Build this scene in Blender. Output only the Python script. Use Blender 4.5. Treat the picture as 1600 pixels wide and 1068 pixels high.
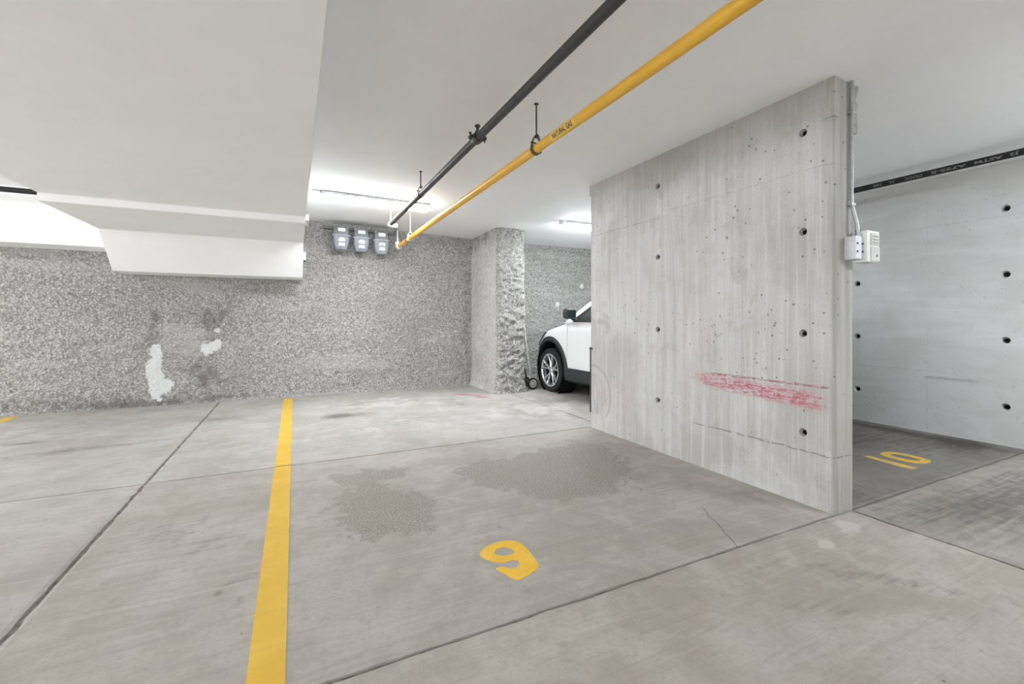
import bpy, bmesh, math, random
import numpy as np
from mathutils import Vector, Matrix, noise

for o in list(bpy.data.objects):
    bpy.data.objects.remove(o, do_unlink=True)
S = bpy.context.scene
COL = S.collection
PI = math.pi

# ------------------------------------------------------------------ camera, world, exposure
cam_d = bpy.data.cameras.new('camera')
cam = bpy.data.objects.new('camera', cam_d)
COL.objects.link(cam)
cam_d.sensor_width = 36.0
cam_d.lens = 36.0 * 697.0 / 1600.0
cam_d.shift_y = -(534.0 - 499.5) / 1600.0
cam_d.clip_start = 0.05
cam.location = (0, 0, 1.2)
cam.rotation_euler = (PI / 2, 0, -math.atan2(340, 697))
S.camera = cam

world = bpy.data.worlds.new('world')
S.world = world
world.use_nodes = True
world.node_tree.nodes['Background'].inputs[0].default_value = (0.97, 0.985, 1.0, 1)
world.node_tree.nodes['Background'].inputs[1].default_value = 3.9

S.view_settings.view_transform = 'Standard'
S.view_settings.look = 'None'
S.view_settings.gamma = 1.0
S.view_settings.use_curve_mapping = False
S.view_settings.exposure = 0.62
LAMP = 105.0          # radiance of the tube lamps' diffusers

CEIL = 2.70          # ceiling height
WALL_Y = 7.80        # back wall
RIGHT_X = 6.08       # right wall
LEFT_X = -8.6
FRONT_Y = -4.6


def ceil_z(x, y):
    a = min(max((y - 4.6) / 3.0, 0), 1)
    b = min(max((3.0 - x) / 2.8, 0), 1)
    return CEIL + 0.085 * a * b


# ------------------------------------------------------------------ helpers
def tag(o, label=None, cat=None, group=None, kind=None):
    if label: o['label'] = label
    if cat: o['category'] = cat
    if group: o['group'] = group
    if kind: o['kind'] = kind
    return o


def link(name, me, mat=None, parent=None, smooth=False):
    o = bpy.data.objects.new(name, me)
    COL.objects.link(o)
    if mat is not None:
        me.materials.clear()
        me.materials.append(mat)
    if parent is not None:
        o.parent = parent
    if smooth:
        for p in me.polygons: p.use_smooth = True
    return o


def obj(name, bm, mat=None, parent=None, smooth=False):
    me = bpy.data.meshes.new(name)
    bmesh.ops.recalc_face_normals(bm, faces=bm.faces[:])
    bm.to_mesh(me); bm.free()
    return link(name, me, mat, parent, smooth)


def autosmooth(o, deg=35):
    me = o.data
    bm = bmesh.new(); bm.from_mesh(me)
    for f in bm.faces: f.smooth = True
    for e in bm.edges:
        if len(e.link_faces) == 2 and e.calc_face_angle(0) > math.radians(deg): e.smooth = False
    bm.to_mesh(me); bm.free()
    return o


def empty(name, loc=(0, 0, 0), rz=0):
    o = bpy.data.objects.new(name, None)
    COL.objects.link(o)
    o.location = loc
    o.rotation_euler = (0, 0, rz)
    o.empty_display_size = 0.1
    return o


def box(bm, lo, hi, bev=0.0, seg=2):
    lo = Vector(lo); hi = Vector(hi)
    r = bmesh.ops.create_cube(bm, size=1.0)
    vs = r['verts']
    for v in vs:
        v.co = Vector((lo[i] + (v.co[i] + 0.5) * (hi[i] - lo[i]) for i in range(3)))
    if bev > 0:
        es = list({e for v in vs for e in v.link_edges})
        bmesh.ops.bevel(bm, geom=es, offset=bev, segments=seg, profile=0.7, affect='EDGES')
    return bm


def tube(bm, pts, r, n=16, cap=True, radii=None):
    pts = [Vector(p) for p in pts]
    rings = []
    up = None
    for i, p in enumerate(pts):
        if i == 0: t = pts[1] - pts[0]
        elif i == len(pts) - 1: t = pts[-1] - pts[-2]
        else: t = (pts[i + 1] - pts[i]).normalized() + (pts[i] - pts[i - 1]).normalized()
        t.normalize()
        if up is None:
            up = Vector((0, 0, 1)) if abs(t.z) < 0.9 else Vector((1, 0, 0))
        a = up - t * up.dot(t); a.normalize()
        up = a
        b = t.cross(a)
        rr = radii[i] if radii else r
        rings.append([bm.verts.new(p + (a * math.cos(2 * PI * k / n) + b * math.sin(2 * PI * k / n)) * rr) for k in range(n)])
    for i in range(len(rings) - 1):
        for k in range(n):
            bm.faces.new((rings[i][k], rings[i][(k + 1) % n], rings[i + 1][(k + 1) % n], rings[i + 1][k]))
    if cap:
        bm.faces.new(rings[0]); bm.faces.new(rings[-1])
    return bm


def lathe(bm, prof, axis='Z', n=32, center=(0, 0, 0), a0=0.0, a1=2 * PI):
    """prof = [(r, h)] revolved about axis through center"""
    c = Vector(center)
    full = abs(a1 - a0 - 2 * PI) < 1e-6
    m = n if full else n + 1
    rows = []
    for r, h in prof:
        row = []
        if r < 1e-6:
            p = {'Z': (0, 0, h), 'X': (h, 0, 0), 'Y': (0, h, 0)}[axis]
            v = bm.verts.new(c + Vector(p)); row = [v] * m
        else:
            for k in range(m):
                a = a0 + (a1 - a0) * k / n
                x, y = r * math.cos(a), r * math.sin(a)
                p = {'Z': (x, y, h), 'X': (h, x, y), 'Y': (x, h, y)}[axis]
                row.append(bm.verts.new(c + Vector(p)))
        rows.append(row)
    for i in range(len(rows) - 1):
        for k in range(m if full else m - 1):
            k2 = (k + 1) % m
            q = [rows[i][k], rows[i][k2], rows[i + 1][k2], rows[i + 1][k]]
            u = []
            for v in q:
                if v not in u: u.append(v)
            if len(u) >= 3:
                try: bm.faces.new(u)
                except ValueError: pass
    return bm


def prism(bm, pts, d0, d1, axis='X'):
    """polygon pts (a,b) in the plane normal to axis, extruded d0..d1"""
    def P(a, b, d):
        return {'X': (d, a, b), 'Y': (a, d, b), 'Z': (a, b, d)}[axis]
    A = [bm.verts.new(P(a, b, d0)) for a, b in pts]
    B = [bm.verts.new(P(a, b, d1)) for a, b in pts]
    bm.faces.new(A); bm.faces.new(B[::-1])
    n = len(pts)
    for i in range(n):
        bm.faces.new((A[i], B[i], B[(i + 1) % n], A[(i + 1) % n]))
    return bm


def text_mesh(body, size, name='lettering'):
    cu = bpy.data.curves.new('tmp_text', 'FONT')
    cu.body = body; cu.size = size; cu.align_x = 'LEFT'; cu.align_y = 'CENTER'
    cu.resolution_u = 3; cu.offset = 0.0012
    ob = bpy.data.objects.new('tmp_text', cu)
    COL.objects.link(ob)
    dg = bpy.context.evaluated_depsgraph_get()
    me = bpy.data.meshes.new_from_object(ob.evaluated_get(dg))
    bpy.data.objects.remove(ob, do_unlink=True)
    bpy.data.curves.remove(cu)
    me.name = name
    b = bmesh.new(); b.from_mesh(me)
    bmesh.ops.triangulate(b, faces=b.faces[:])
    for _ in range(4):        # short edges, so that the letters follow the round pipe
        es = [e for e in b.edges if e.calc_length() > size * 0.16]
        if not es: break
        bmesh.ops.subdivide_edges(b, edges=es, cuts=1)
        bmesh.ops.triangulate(b, faces=b.faces[:])
    b.to_mesh(me); b.free()
    return me


def boolean_cut(o, cutter_bm):
    me = bpy.data.meshes.new('cut'); cutter_bm.to_mesh(me); cutter_bm.free()
    c = bpy.data.objects.new('cut', me); COL.objects.link(c)
    bpy.context.view_layer.update()
    c.matrix_world = o.matrix_world.copy()
    bpy.context.view_layer.update()
    m = o.modifiers.new('b', 'BOOLEAN'); m.operation = 'DIFFERENCE'; m.solver = 'EXACT'; m.object = c
    dg = bpy.context.evaluated_depsgraph_get()
    new = bpy.data.meshes.new_from_object(o.evaluated_get(dg))
    o.modifiers.clear()
    old = o.data
    o.data = new
    bpy.data.objects.remove(c, do_unlink=True)
    bpy.data.meshes.remove(old)
    return o


def apply_subsurf(o, lv=2):
    m = o.modifiers.new('s', 'SUBSURF'); m.levels = lv; m.render_levels = lv
    dg = bpy.context.evaluated_depsgraph_get()
    new = bpy.data.meshes.new_from_object(o.evaluated_get(dg))
    o.modifiers.clear(); o.data = new
    for p in new.polygons: p.use_smooth = True
    return o


# ------------------------------------------------------------------ materials
class G:
    """tiny node-graph helper"""
    def __init__(s, name, base=(0.5, 0.5, 0.5), rough=0.6, metal=0.0, spec=0.5):
        s.m = bpy.data.materials.new(name); s.m.use_nodes = True
        s.t = s.m.node_tree
        s.b = s.t.nodes['Principled BSDF']
        s.b.inputs['Base Color'].default_value = (*base, 1)
        s.b.inputs['Roughness'].default_value = rough
        s.b.inputs['Metallic'].default_value = metal
        s.b.inputs['Specular IOR Level'].default_value = spec
        s._co = None

    def node(s, typ, ins=None, **props):
        n = s.t.nodes.new(typ)
        for k, v in props.items(): setattr(n, k, v)
        for k, v in (ins or {}).items(): s.put(n.inputs[k], v)
        return n

    def put(s, sock, v):
        if isinstance(v, bpy.types.NodeSocket): s.t.links.new(v, sock)
        elif isinstance(v, (tuple, list)):
            sock.default_value = (*v, 1) if len(v) == 3 and len(sock.default_value) == 4 else v
        else: sock.default_value = v

    def co(s):
        if s._co is None: s._co = s.node('ShaderNodeNewGeometry').outputs['Position']
        return s._co

    def oco(s):
        return s.node('ShaderNodeTexCoord').outputs['Object']

    def mp(s, vec, scale=(1, 1, 1), rot=(0, 0, 0), loc=(0, 0, 0)):
        return s.node('ShaderNodeMapping', {'Vector': vec, 'Scale': scale, 'Rotation': rot, 'Location': loc}).outputs[0]

    def noise(s, vec, scale, detail=4, rough=0.55, dist=0.0):
        return s.node('ShaderNodeTexNoise', {'Vector': vec, 'Scale': scale, 'Detail': detail, 'Roughness': rough, 'Distortion': dist}).outputs[0]

    def voro(s, vec, scale, feature='F1', rnd=1.0):
        return s.node('ShaderNodeTexVoronoi', {'Vector': vec, 'Scale': scale, 'Randomness': rnd}, feature=feature).outputs['Distance']

    def math(s, op, a, b=0.0, clamp=False):
        return s.node('ShaderNodeMath', {0: a, 1: b}, operation=op, use_clamp=clamp).outputs[0]

    def mul(s, a, b): return s.math('MULTIPLY', a, b)
    def add(s, a, b): return s.math('ADD', a, b)
    def sub(s, a, b): return s.math('SUBTRACT', a, b)

    def rng(s, v, a, b, c=0.0, d=1.0):
        return s.node('ShaderNodeMapRange', {'Value': v, 'From Min': a, 'From Max': b, 'To Min': c, 'To Max': d}, interpolation_type='SMOOTHSTEP').outputs[0]

    def mix(s, f, a, b, typ='MIX'):
        n = s.node('ShaderNodeMix', data_type='RGBA', blend_type=typ)
        s.put(n.inputs[0], f); s.put(n.inputs[6], a); s.put(n.inputs[7], b)
        return n.outputs[2]

    def xyz(s, v):
        return s.node('ShaderNodeSeparateXYZ', {0: v}).outputs

    def attr(s, name):
        n = s.node('ShaderNodeAttribute', attribute_name=name)
        sp = s.node('ShaderNodeSeparateColor', {0: n.outputs['Color']})
        return sp.outputs[0], sp.outputs[1], sp.outputs[2], n.outputs['Alpha']

    def bump(s, h, strength=0.3, dist=0.01):
        n = s.node('ShaderNodeBump', {'Height': h, 'Strength': strength, 'Distance': dist})
        s.put(s.b.inputs['Normal'], n.outputs[0])

    def color(s, c): s.put(s.b.inputs['Base Color'], c)
    def rough(s, c): s.put(s.b.inputs['Roughness'], c)


def plain(name, base, rough=0.5, metal=0.0, var=0.08, scale=12.0, spec=0.5, bump=0.0):
    g = G(name, base, rough, metal, spec)
    n = g.noise(g.oco(), scale, 5)
    c = g.mix(g.rng(n, 0.3, 0.7), tuple(x * (1 - var) for x in base), tuple(min(1, x * (1 + var)) for x in base))
    g.color(c)
    g.rough(g.rng(n, 0.2, 0.8, max(0.02, rough - 0.08), min(1, rough + 0.08)))
    if bump: g.bump(n, bump, 0.004)
    return g.m


def mat_white_paint():
    g = G('white_painted_concrete', (0.78, 0.78, 0.775), 0.75, spec=0.25)
    p = g.co()
    a = g.noise(p, 0.9, 4); b = g.noise(p, 7.0, 5); f = g.noise(p, 90, 3)
    k = g.add(g.mul(a, 0.6), g.mul(b, 0.4))
    g.color(g.mix(g.rng(k, 0.35, 0.65), (0.895, 0.898, 0.90), (0.925, 0.928, 0.93)))
    g.bump(g.add(g.mul(b, 0.5), g.mul(f, 0.25)), 0.12, 0.006)
    return g.m


def mat_floor():
    g = G('worn_floor_concrete', rough=0.7, spec=0.3)
    p = g.co()
    R, D, RED, L = g.attr('wear_tint')
    big = g.noise(p, 0.7, 6, 0.65, 0.6)
    mid = g.noise(p, 3.2, 7, 0.7, 0.3)
    mot = g.noise(p, 11, 6, 0.7)
    fine = g.noise(p, 45, 5, 0.75)
    grit = g.noise(p, 170, 3, 0.7)
    warp = g.add(g.mul(mid, 0.0), 0.0)
    streak = g.noise(g.mp(p, (1.0, 16, 1), (0, 0, math.radians(62))), 1.8, 7, 0.7, 0.5)
    streak2 = g.noise(g.mp(p, (0.9, 20, 1), (0, 0, math.radians(-14))), 1.5, 7, 0.7, 0.6)
    streak3 = g.noise(g.mp(p, (0.9, 18, 1), (0, 0, math.radians(28))), 1.4, 7, 0.7, 0.8)
    c = g.mix(g.rng(big, 0.38, 0.62), (0.475, 0.45, 0.415), (0.575, 0.56, 0.535))
    c = g.mix(g.mul(g.rng(mid, 0.46, 0.66), 0.6), c, (0.64, 0.63, 0.605))
    c = g.mix(g.mul(g.rng(mid, 0.5, 0.34), 0.4), c, (0.41, 0.39, 0.36))
    c = g.mix(g.mul(g.rng(mot, 0.51, 0.66), 0.36), c, (0.39, 0.37, 0.34))
    c = g.mix(g.mul(g.rng(streak, 0.52, 0.66), 0.40), c, (0.40, 0.385, 0.355))
    c = g.mix(g.mul(g.rng(streak2, 0.53, 0.68), 0.36), c, (0.39, 0.375, 0.35))
    c = g.mix(g.mul(g.rng(streak3, 0.54, 0.68), 0.42), c, (0.66, 0.65, 0.62))
    c = g.mix(g.mul(g.rng(fine, 0.47, 0.66), 0.32), c, (0.38, 0.36, 0.33))
    # pale residue
    lm = g.rng(g.add(L, g.mul(g.sub(mid, 0.5), 1.8)), 0.35, 0.75)
    c = g.mix(g.mul(lm, 0.55), c, (0.74, 0.735, 0.715))
    # exposed aggregate patches with broken edges
    brk = g.add(g.mul(g.sub(mid, 0.5), 2.6), g.mul(g.sub(mot, 0.5), 1.6))
    rm = g.rng(g.add(R, brk), 0.5, 0.72)
    sp = g.rng(g.noise(p, 75, 4, 0.75), 0.42, 0.60)
    rc = g.mix(sp, (0.25, 0.228, 0.20), (0.52, 0.49, 0.45))
    c = g.mix(g.mul(rm, 0.68), c, rc)
    # oil and tyre stains, plus the bay's shade painted as dark blobs
    sbrk = g.add(g.mul(g.sub(streak2, 0.5), 1.6), g.mul(g.sub(mot, 0.5), 1.3))
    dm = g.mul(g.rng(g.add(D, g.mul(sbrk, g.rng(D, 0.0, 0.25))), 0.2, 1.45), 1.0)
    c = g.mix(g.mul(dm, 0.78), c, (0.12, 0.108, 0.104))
    # red paint scrape
    e = g.rng(g.add(RED, g.mul(g.sub(g.noise(g.mp(p, (1, 1, 1)), 14, 6, 0.75), 0.5), 2.0)), 0.45, 1.0)
    c = g.mix(g.mul(g.mul(e, g.rng(RED, 0.02, 0.2)), 0.7), c, (0.55, 0.15, 0.19))
    # hairline crack running from the front joint
    px_, py_, pz_ = g.xyz(p)
    ln = g.math('ABSOLUTE', g.add(g.sub(g.mul(px_, 0.8763), g.mul(py_, 0.4817)), g.add(-1.0774, g.mul(g.sub(g.noise(p, 7, 3), 0.5), 0.06))))
    lm2 = g.mul(g.rng(ln, 0.006, 0.0025), g.mul(g.rng(py_, 1.60, 1.61), g.rng(py_, 2.1, 1.95)))
    c = g.mix(g.mul(lm2, 0.6), c, (0.16, 0.145, 0.13))
    # small pits
    v = g.voro(p, 7.5)
    pit = g.mul(g.rng(v, 0.055, 0.035), g.rng(g.noise(p, 1.7, 2), 0.5, 0.6))
    c = g.mix(g.mul(pit, 0.8), c, (0.10, 0.09, 0.08))
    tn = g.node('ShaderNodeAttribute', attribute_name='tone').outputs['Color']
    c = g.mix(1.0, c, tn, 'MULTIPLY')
    g.color(c)
    h = g.add(g.add(g.mul(fine, 0.35), g.mul(grit, 0.15)), g.mul(g.mul(rm, sp), 0.9))
    h = g.sub(h, g.mul(pit, 1.5))
    g.bump(h, 0.35, 0.006)
    return g.m


def mat_shotcrete():
    g = G('sprayed_concrete', rough=0.95, spec=0.15)
    p = g.co()
    W, D, SM, T = g.attr('wear_tint')
    a = g.noise(p, 26, 6, 0.7, 0.8)
    b = g.noise(p, 80, 4, 0.7)
    wv = g.node('ShaderNodeVectorMath', {0: p, 1: g.node('ShaderNodeVectorMath', {0: g.node('ShaderNodeTexNoise', {'Vector': p, 'Scale': 18, 'Detail': 3}).outputs['Color'], 1: (0.06, 0.06, 0.06)}, operation='MULTIPLY').outputs[0]}, operation='ADD').outputs[0]
    v = g.voro(wv, 27, 'DISTANCE_TO_EDGE')
    big = g.noise(p, 0.9, 6, 0.65)
    band = g.noise(g.mp(p, (0.5, 1, 3)), 1.2, 5, 0.65)
    cell = g.rng(v, 0.0, 0.3)
    rougham = g.sub(1.0, g.mul(SM, 0.8))
    h = g.add(g.add(g.mul(a, 0.60), g.mul(b, 0.35)), g.mul(cell, 0.12))
    tone = g.rng(h, 0.40, 0.66)
    c = g.mix(tone, (0.25, 0.238, 0.22), (0.60, 0.59, 0.57))
    c = g.mix(g.mul(g.rng(b, 0.54, 0.66), 0.30), c, (0.72, 0.71, 0.69))
    c = g.mix(SM, c, g.mix(g.rng(a, 0.4, 0.6), (0.42, 0.40, 0.38), (0.56, 0.54, 0.52)))
    c = g.mix(g.mul(g.rng(big, 0.50, 0.64), 0.34), c, (0.32, 0.302, 0.28))
    c = g.mix(g.mul(g.rng(band, 0.52, 0.66), 0.40), c, (0.60, 0.59, 0.57))
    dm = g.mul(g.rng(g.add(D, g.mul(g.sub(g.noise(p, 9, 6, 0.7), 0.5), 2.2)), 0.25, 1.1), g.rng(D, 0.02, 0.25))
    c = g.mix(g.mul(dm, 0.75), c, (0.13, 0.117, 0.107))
    wm = g.rng(g.add(W, g.mul(g.sub(g.noise(p, 20, 6, 0.75), 0.5), 1.7)), 0.45, 0.58)
    c = g.mix(wm, c, g.mix(g.rng(b, 0.35, 0.65), (0.72, 0.72, 0.715), (0.86, 0.865, 0.865)))
    g.color(c)
    g.bump(g.mul(h, rougham), 1.0, 0.035)
    return g.m


def mat_formed(name, kind):
    """board-formed concrete; kind 'divider' carries red scrape and scuffs, 'right' scratches"""
    g = G(name, rough=0.72, spec=0.3)
    p = g.co()
    x, y, z = g.xyz(p)
    streak = g.noise(g.mp(p, (7, 7, 0.35)), 2.4, 6, 0.65)
    streakf = g.noise(g.mp(p, (40, 40, 0.8)), 1.6, 4, 0.6)
    big = g.noise(p, 1.1, 5, 0.6, 0.5)
    mid = g.noise(p, 5, 6, 0.65)
    fine = g.noise(p, 60, 4, 0.7)
    if kind == 'right':
        streak = g.noise(g.mp(p, (1, 0.8, 4)), 1.8, 6, 0.65)
    c = g.mix(g.rng(big, 0.40, 0.60), (0.42, 0.41, 0.392), (0.525, 0.525, 0.52))
    c = g.mix(g.mul(g.rng(streak, 0.50, 0.64), 0.5), c, (0.38, 0.37, 0.35))
    c = g.mix(g.mul(g.rng(streak, 0.48, 0.36), 0.5), c, (0.61, 0.61, 0.605))
    if kind != 'right':
        c = g.mix(g.mul(g.rng(streakf, 0.53, 0.66), 0.32), c, (0.70, 0.695, 0.685))
    c = g.mix(g.mul(g.rng(mid, 0.52, 0.68), 0.38), c, (0.38, 0.368, 0.345))
    c = g.mix(g.mul(g.rng(fine, 0.48, 0.66), 0.22), c, (0.32, 0.31, 0.295))
    smg = g.mul(g.rng(g.noise(p, 3.1, 6, 0.75, 0.4), 0.60, 0.70), 0.45)
    c = g.mix(smg, c, (0.27, 0.265, 0.25))
    # brown tint towards the cast top band
    c = g.mix(g.mul(g.rng(g.add(z, g.mul(mid, 0.5)), 2.5, 2.95), 0.5), c, (0.33, 0.305, 0.265))
    if kind == 'divider':
        ef = g.rng(y, 1.622, 1.608)
        c = g.mix(g.mul(ef, 0.75), c, g.mix(g.rng(streak, 0.4, 0.6), (0.40, 0.388, 0.35), (0.30, 0.29, 0.262)))
    # bug holes in clusters
    v = g.voro(p, 17); cl = g.rng(g.noise(p, 2.2, 5), 0.48, 0.58)
    pit = g.mul(g.rng(v, 0.16, 0.08), cl)
    v2 = g.voro(p, 6.5)
    pit2 = g.rng(v2, 0.055, 0.035)
    pit = g.math('MAXIMUM', pit, pit2)
    c = g.mix(g.mul(pit, 0.8), c, (0.13, 0.125, 0.115))
    wob = g.mul(g.sub(g.noise(p, 9, 4), 0.5), 0.03)

    def line(coord, at, w, gate=None, amt=0.7, col=(0.14, 0.13, 0.12)):
        nonlocal c
        dd = g.math('ABSOLUTE', g.add(g.sub(coord, at), wob))
        m = g.rng(dd, w, w * 0.35)
        if gate is not None: m = g.mul(m, gate)
        m = g.mul(m, g.rng(g.noise(p, 30, 3), 0.38, 0.52))
        c = g.mix(g.mul(m, amt), c, col)

    if kind == 'divider':
        gate = g.rng(y, 2.75, 2.6)
        line(z, 0.347, 0.007, gate)
        line(z, 2.13, 0.006, g.rng(y, 2.9, 3.1), 0.4)
        line(z, 2.17, 0.006, g.rng(y, 3.1, 2.9), 0.18)
        # scuff arcs near the far foot of the wall
        dy = g.sub(y, 4.06); dz = g.mul(g.sub(z, 0.38), 0.95)
        r = g.math('SQRT', g.add(g.mul(dy, dy), g.mul(dz, dz)))
        arc = g.mul(g.rng(g.math('ABSOLUTE', g.sub(r, 0.30)), 0.018, 0.006), g.rng(z, 0.13, 0.2))
        fill = g.mul(g.mul(g.rng(r, 0.235, 0.2), g.rng(g.noise(g.mp(p, (1, 3, 0.6)), 9, 4), 0.35, 0.6)), 0.8)
        c = g.mix(g.mul(g.math('MAXIMUM', g.mul(arc, 0.8), fill), 0.5), c, (0.22, 0.21, 0.2))
        # red scrape: axis falls slightly towards the near end
        zz = g.add(g.sub(z, 0.70), g.mul(g.sub(y, 2.1), -0.055))
        zz = g.add(zz, g.mul(g.sub(g.noise(g.mp(p, (1, 0.8, 1)), 3.0, 3), 0.5), 0.03))
        band = g.rng(g.math('ABSOLUTE', zz), 0.085, 0.02)
        ends = g.mul(g.rng(y, 1.60, 1.75), g.rng(y, 2.78, 2.45))
        sn = g.noise(g.mp(p, (1, 2.2, 26)), 4.5, 5, 0.7)
        gr = g.noise(p, 38, 4, 0.7)
        m = g.mul(g.mul(band, ends), g.rng(g.add(g.mul(sn, 0.6), g.mul(gr, 0.45)), 0.45, 0.60))
        c = g.mix(g.mul(m, 0.95), c, (0.36, 0.05, 0.085))
        c = g.mix(g.mul(g.mul(band, ends), 0.22), c, (0.62, 0.3, 0.32))
        tl = g.math('ABSOLUTE', g.add(g.sub(z, 0.776), g.mul(wob, 0.25)))
        m2 = g.mul(g.mul(g.rng(tl, 0.011, 0.004), g.mul(g.rng(y, 1.62, 1.64), g.rng(y, 2.6, 2.4))), g.rng(gr, 0.38, 0.55))
        c = g.mix(g.mul(m2, 0.8), c, (0.30, 0.09, 0.11))
        # faint rose wash from rubbed paint
        pk = g.mul(g.rng(g.noise(p, 1.4, 3), 0.52, 0.68), 0.16)
        c = g.mix(pk, c, (0.60, 0.46, 0.46))
    if kind == 'right':
        line(z, 2.19, 0.006, None, 0.35)
        line(z, 0.66, 0.006, g.rng(y, 2.0, 2.2), 0.5)
        line(y, 2.34, 0.005, g.rng(z, 1.9, 1.95), 0.4)
        line(y, 2.34, 0.005, g.rng(z, 1.2, 1.1), 0.4)
        s1 = g.mul(g.rng(g.math('ABSOLUTE', g.add(g.sub(z, 0.588), g.mul(wob, 0.4))), 0.022, 0.008), g.mul(g.rng(y, 1.93, 1.98), g.rng(y, 2.38, 2.34)))
        c = g.mix(g.mul(s1, g.rng(g.noise(g.mp(p, (1, 2, 12)), 8, 4), 0.35, 0.5)), c, (0.2, 0.2, 0.195))
    if kind == 'right': c = g.mix(0.45, c, (0.76, 0.765, 0.765))
    g.color(c)
    h = g.sub(g.add(g.mul(streakf, 0.2), g.mul(mid, 0.5)), g.mul(pit, 2.0))
    g.bump(h, 0.3, 0.006)
    return g.m


def mat_yellow_line():
    g = G('yellow_road_paint', rough=0.6, spec=0.3)
    p = g.co()
    n = g.noise(p, 5, 6, 0.65); f = g.noise(p, 60, 4, 0.7)
    st = g.noise(g.mp(p, (1, 12, 1), (0, 0, math.radians(35))), 2.0, 5, 0.65)
    c = g.mix(g.rng(n, 0.3, 0.7), (0.67, 0.415, 0.045), (0.735, 0.475, 0.07))
    c = g.mix(g.mul(g.rng(st, 0.54, 0.72), 0.45), c, (0.52, 0.33, 0.05))
    c = g.mix(g.mul(g.rng(f, 0.55, 0.75), 0.25), c, (0.75, 0.53, 0.16))
    g.color(c); g.bump(f, 0.4, 0.004)
    return g.m


def mat_worn_number(name, amount):
    g = G(name, rough=0.65, spec=0.3)
    p = g.co()
    f = g.noise(p, 32, 5, 0.75); n = g.noise(p, 7, 4)
    c = g.mix(g.rng(n, 0.3, 0.7), (0.74, 0.44, 0.03), (0.84, 0.53, 0.05))
    m = g.rng(g.add(f, g.mul(g.sub(n, 0.5), 0.8)), amount, amount + 0.12)
    c = g.mix(g.mul(m, 0.7), c, (0.42, 0.34, 0.22))
    g.color(c); g.bump(f, 0.3, 0.003)
    return g.m


def mat_pipe(name, a, b, rough, metal=0.0, scuff=0.3):
    g = G(name, rough=rough, metal=metal, spec=0.4)
    p = g.oco()
    n = g.noise(g.mp(p, (6, 1, 6)), 4, 5, 0.65); f = g.noise(g.mp(p, (20, 2.5, 20)), 5, 5, 0.7)
    c = g.mix(g.rng(n, 0.3, 0.7), a, b)
    c = g.mix(g.mul(g.rng(f, 0.58, 0.75), scuff), c, tuple(min(1, x * 2.2 + 0.03) for x in b))
    g.color(c)
    g.rough(g.rng(n, 0.2, 0.8, rough - 0.1, rough + 0.1))
    return g.m


def mat_emit(name, col, strength):
    g = G(name, col, 0.4)
    g.b.inputs['Emission Color'].default_value = (*col, 1)
    g.b.inputs['Emission Strength'].default_value = strength
    return g.m


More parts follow.
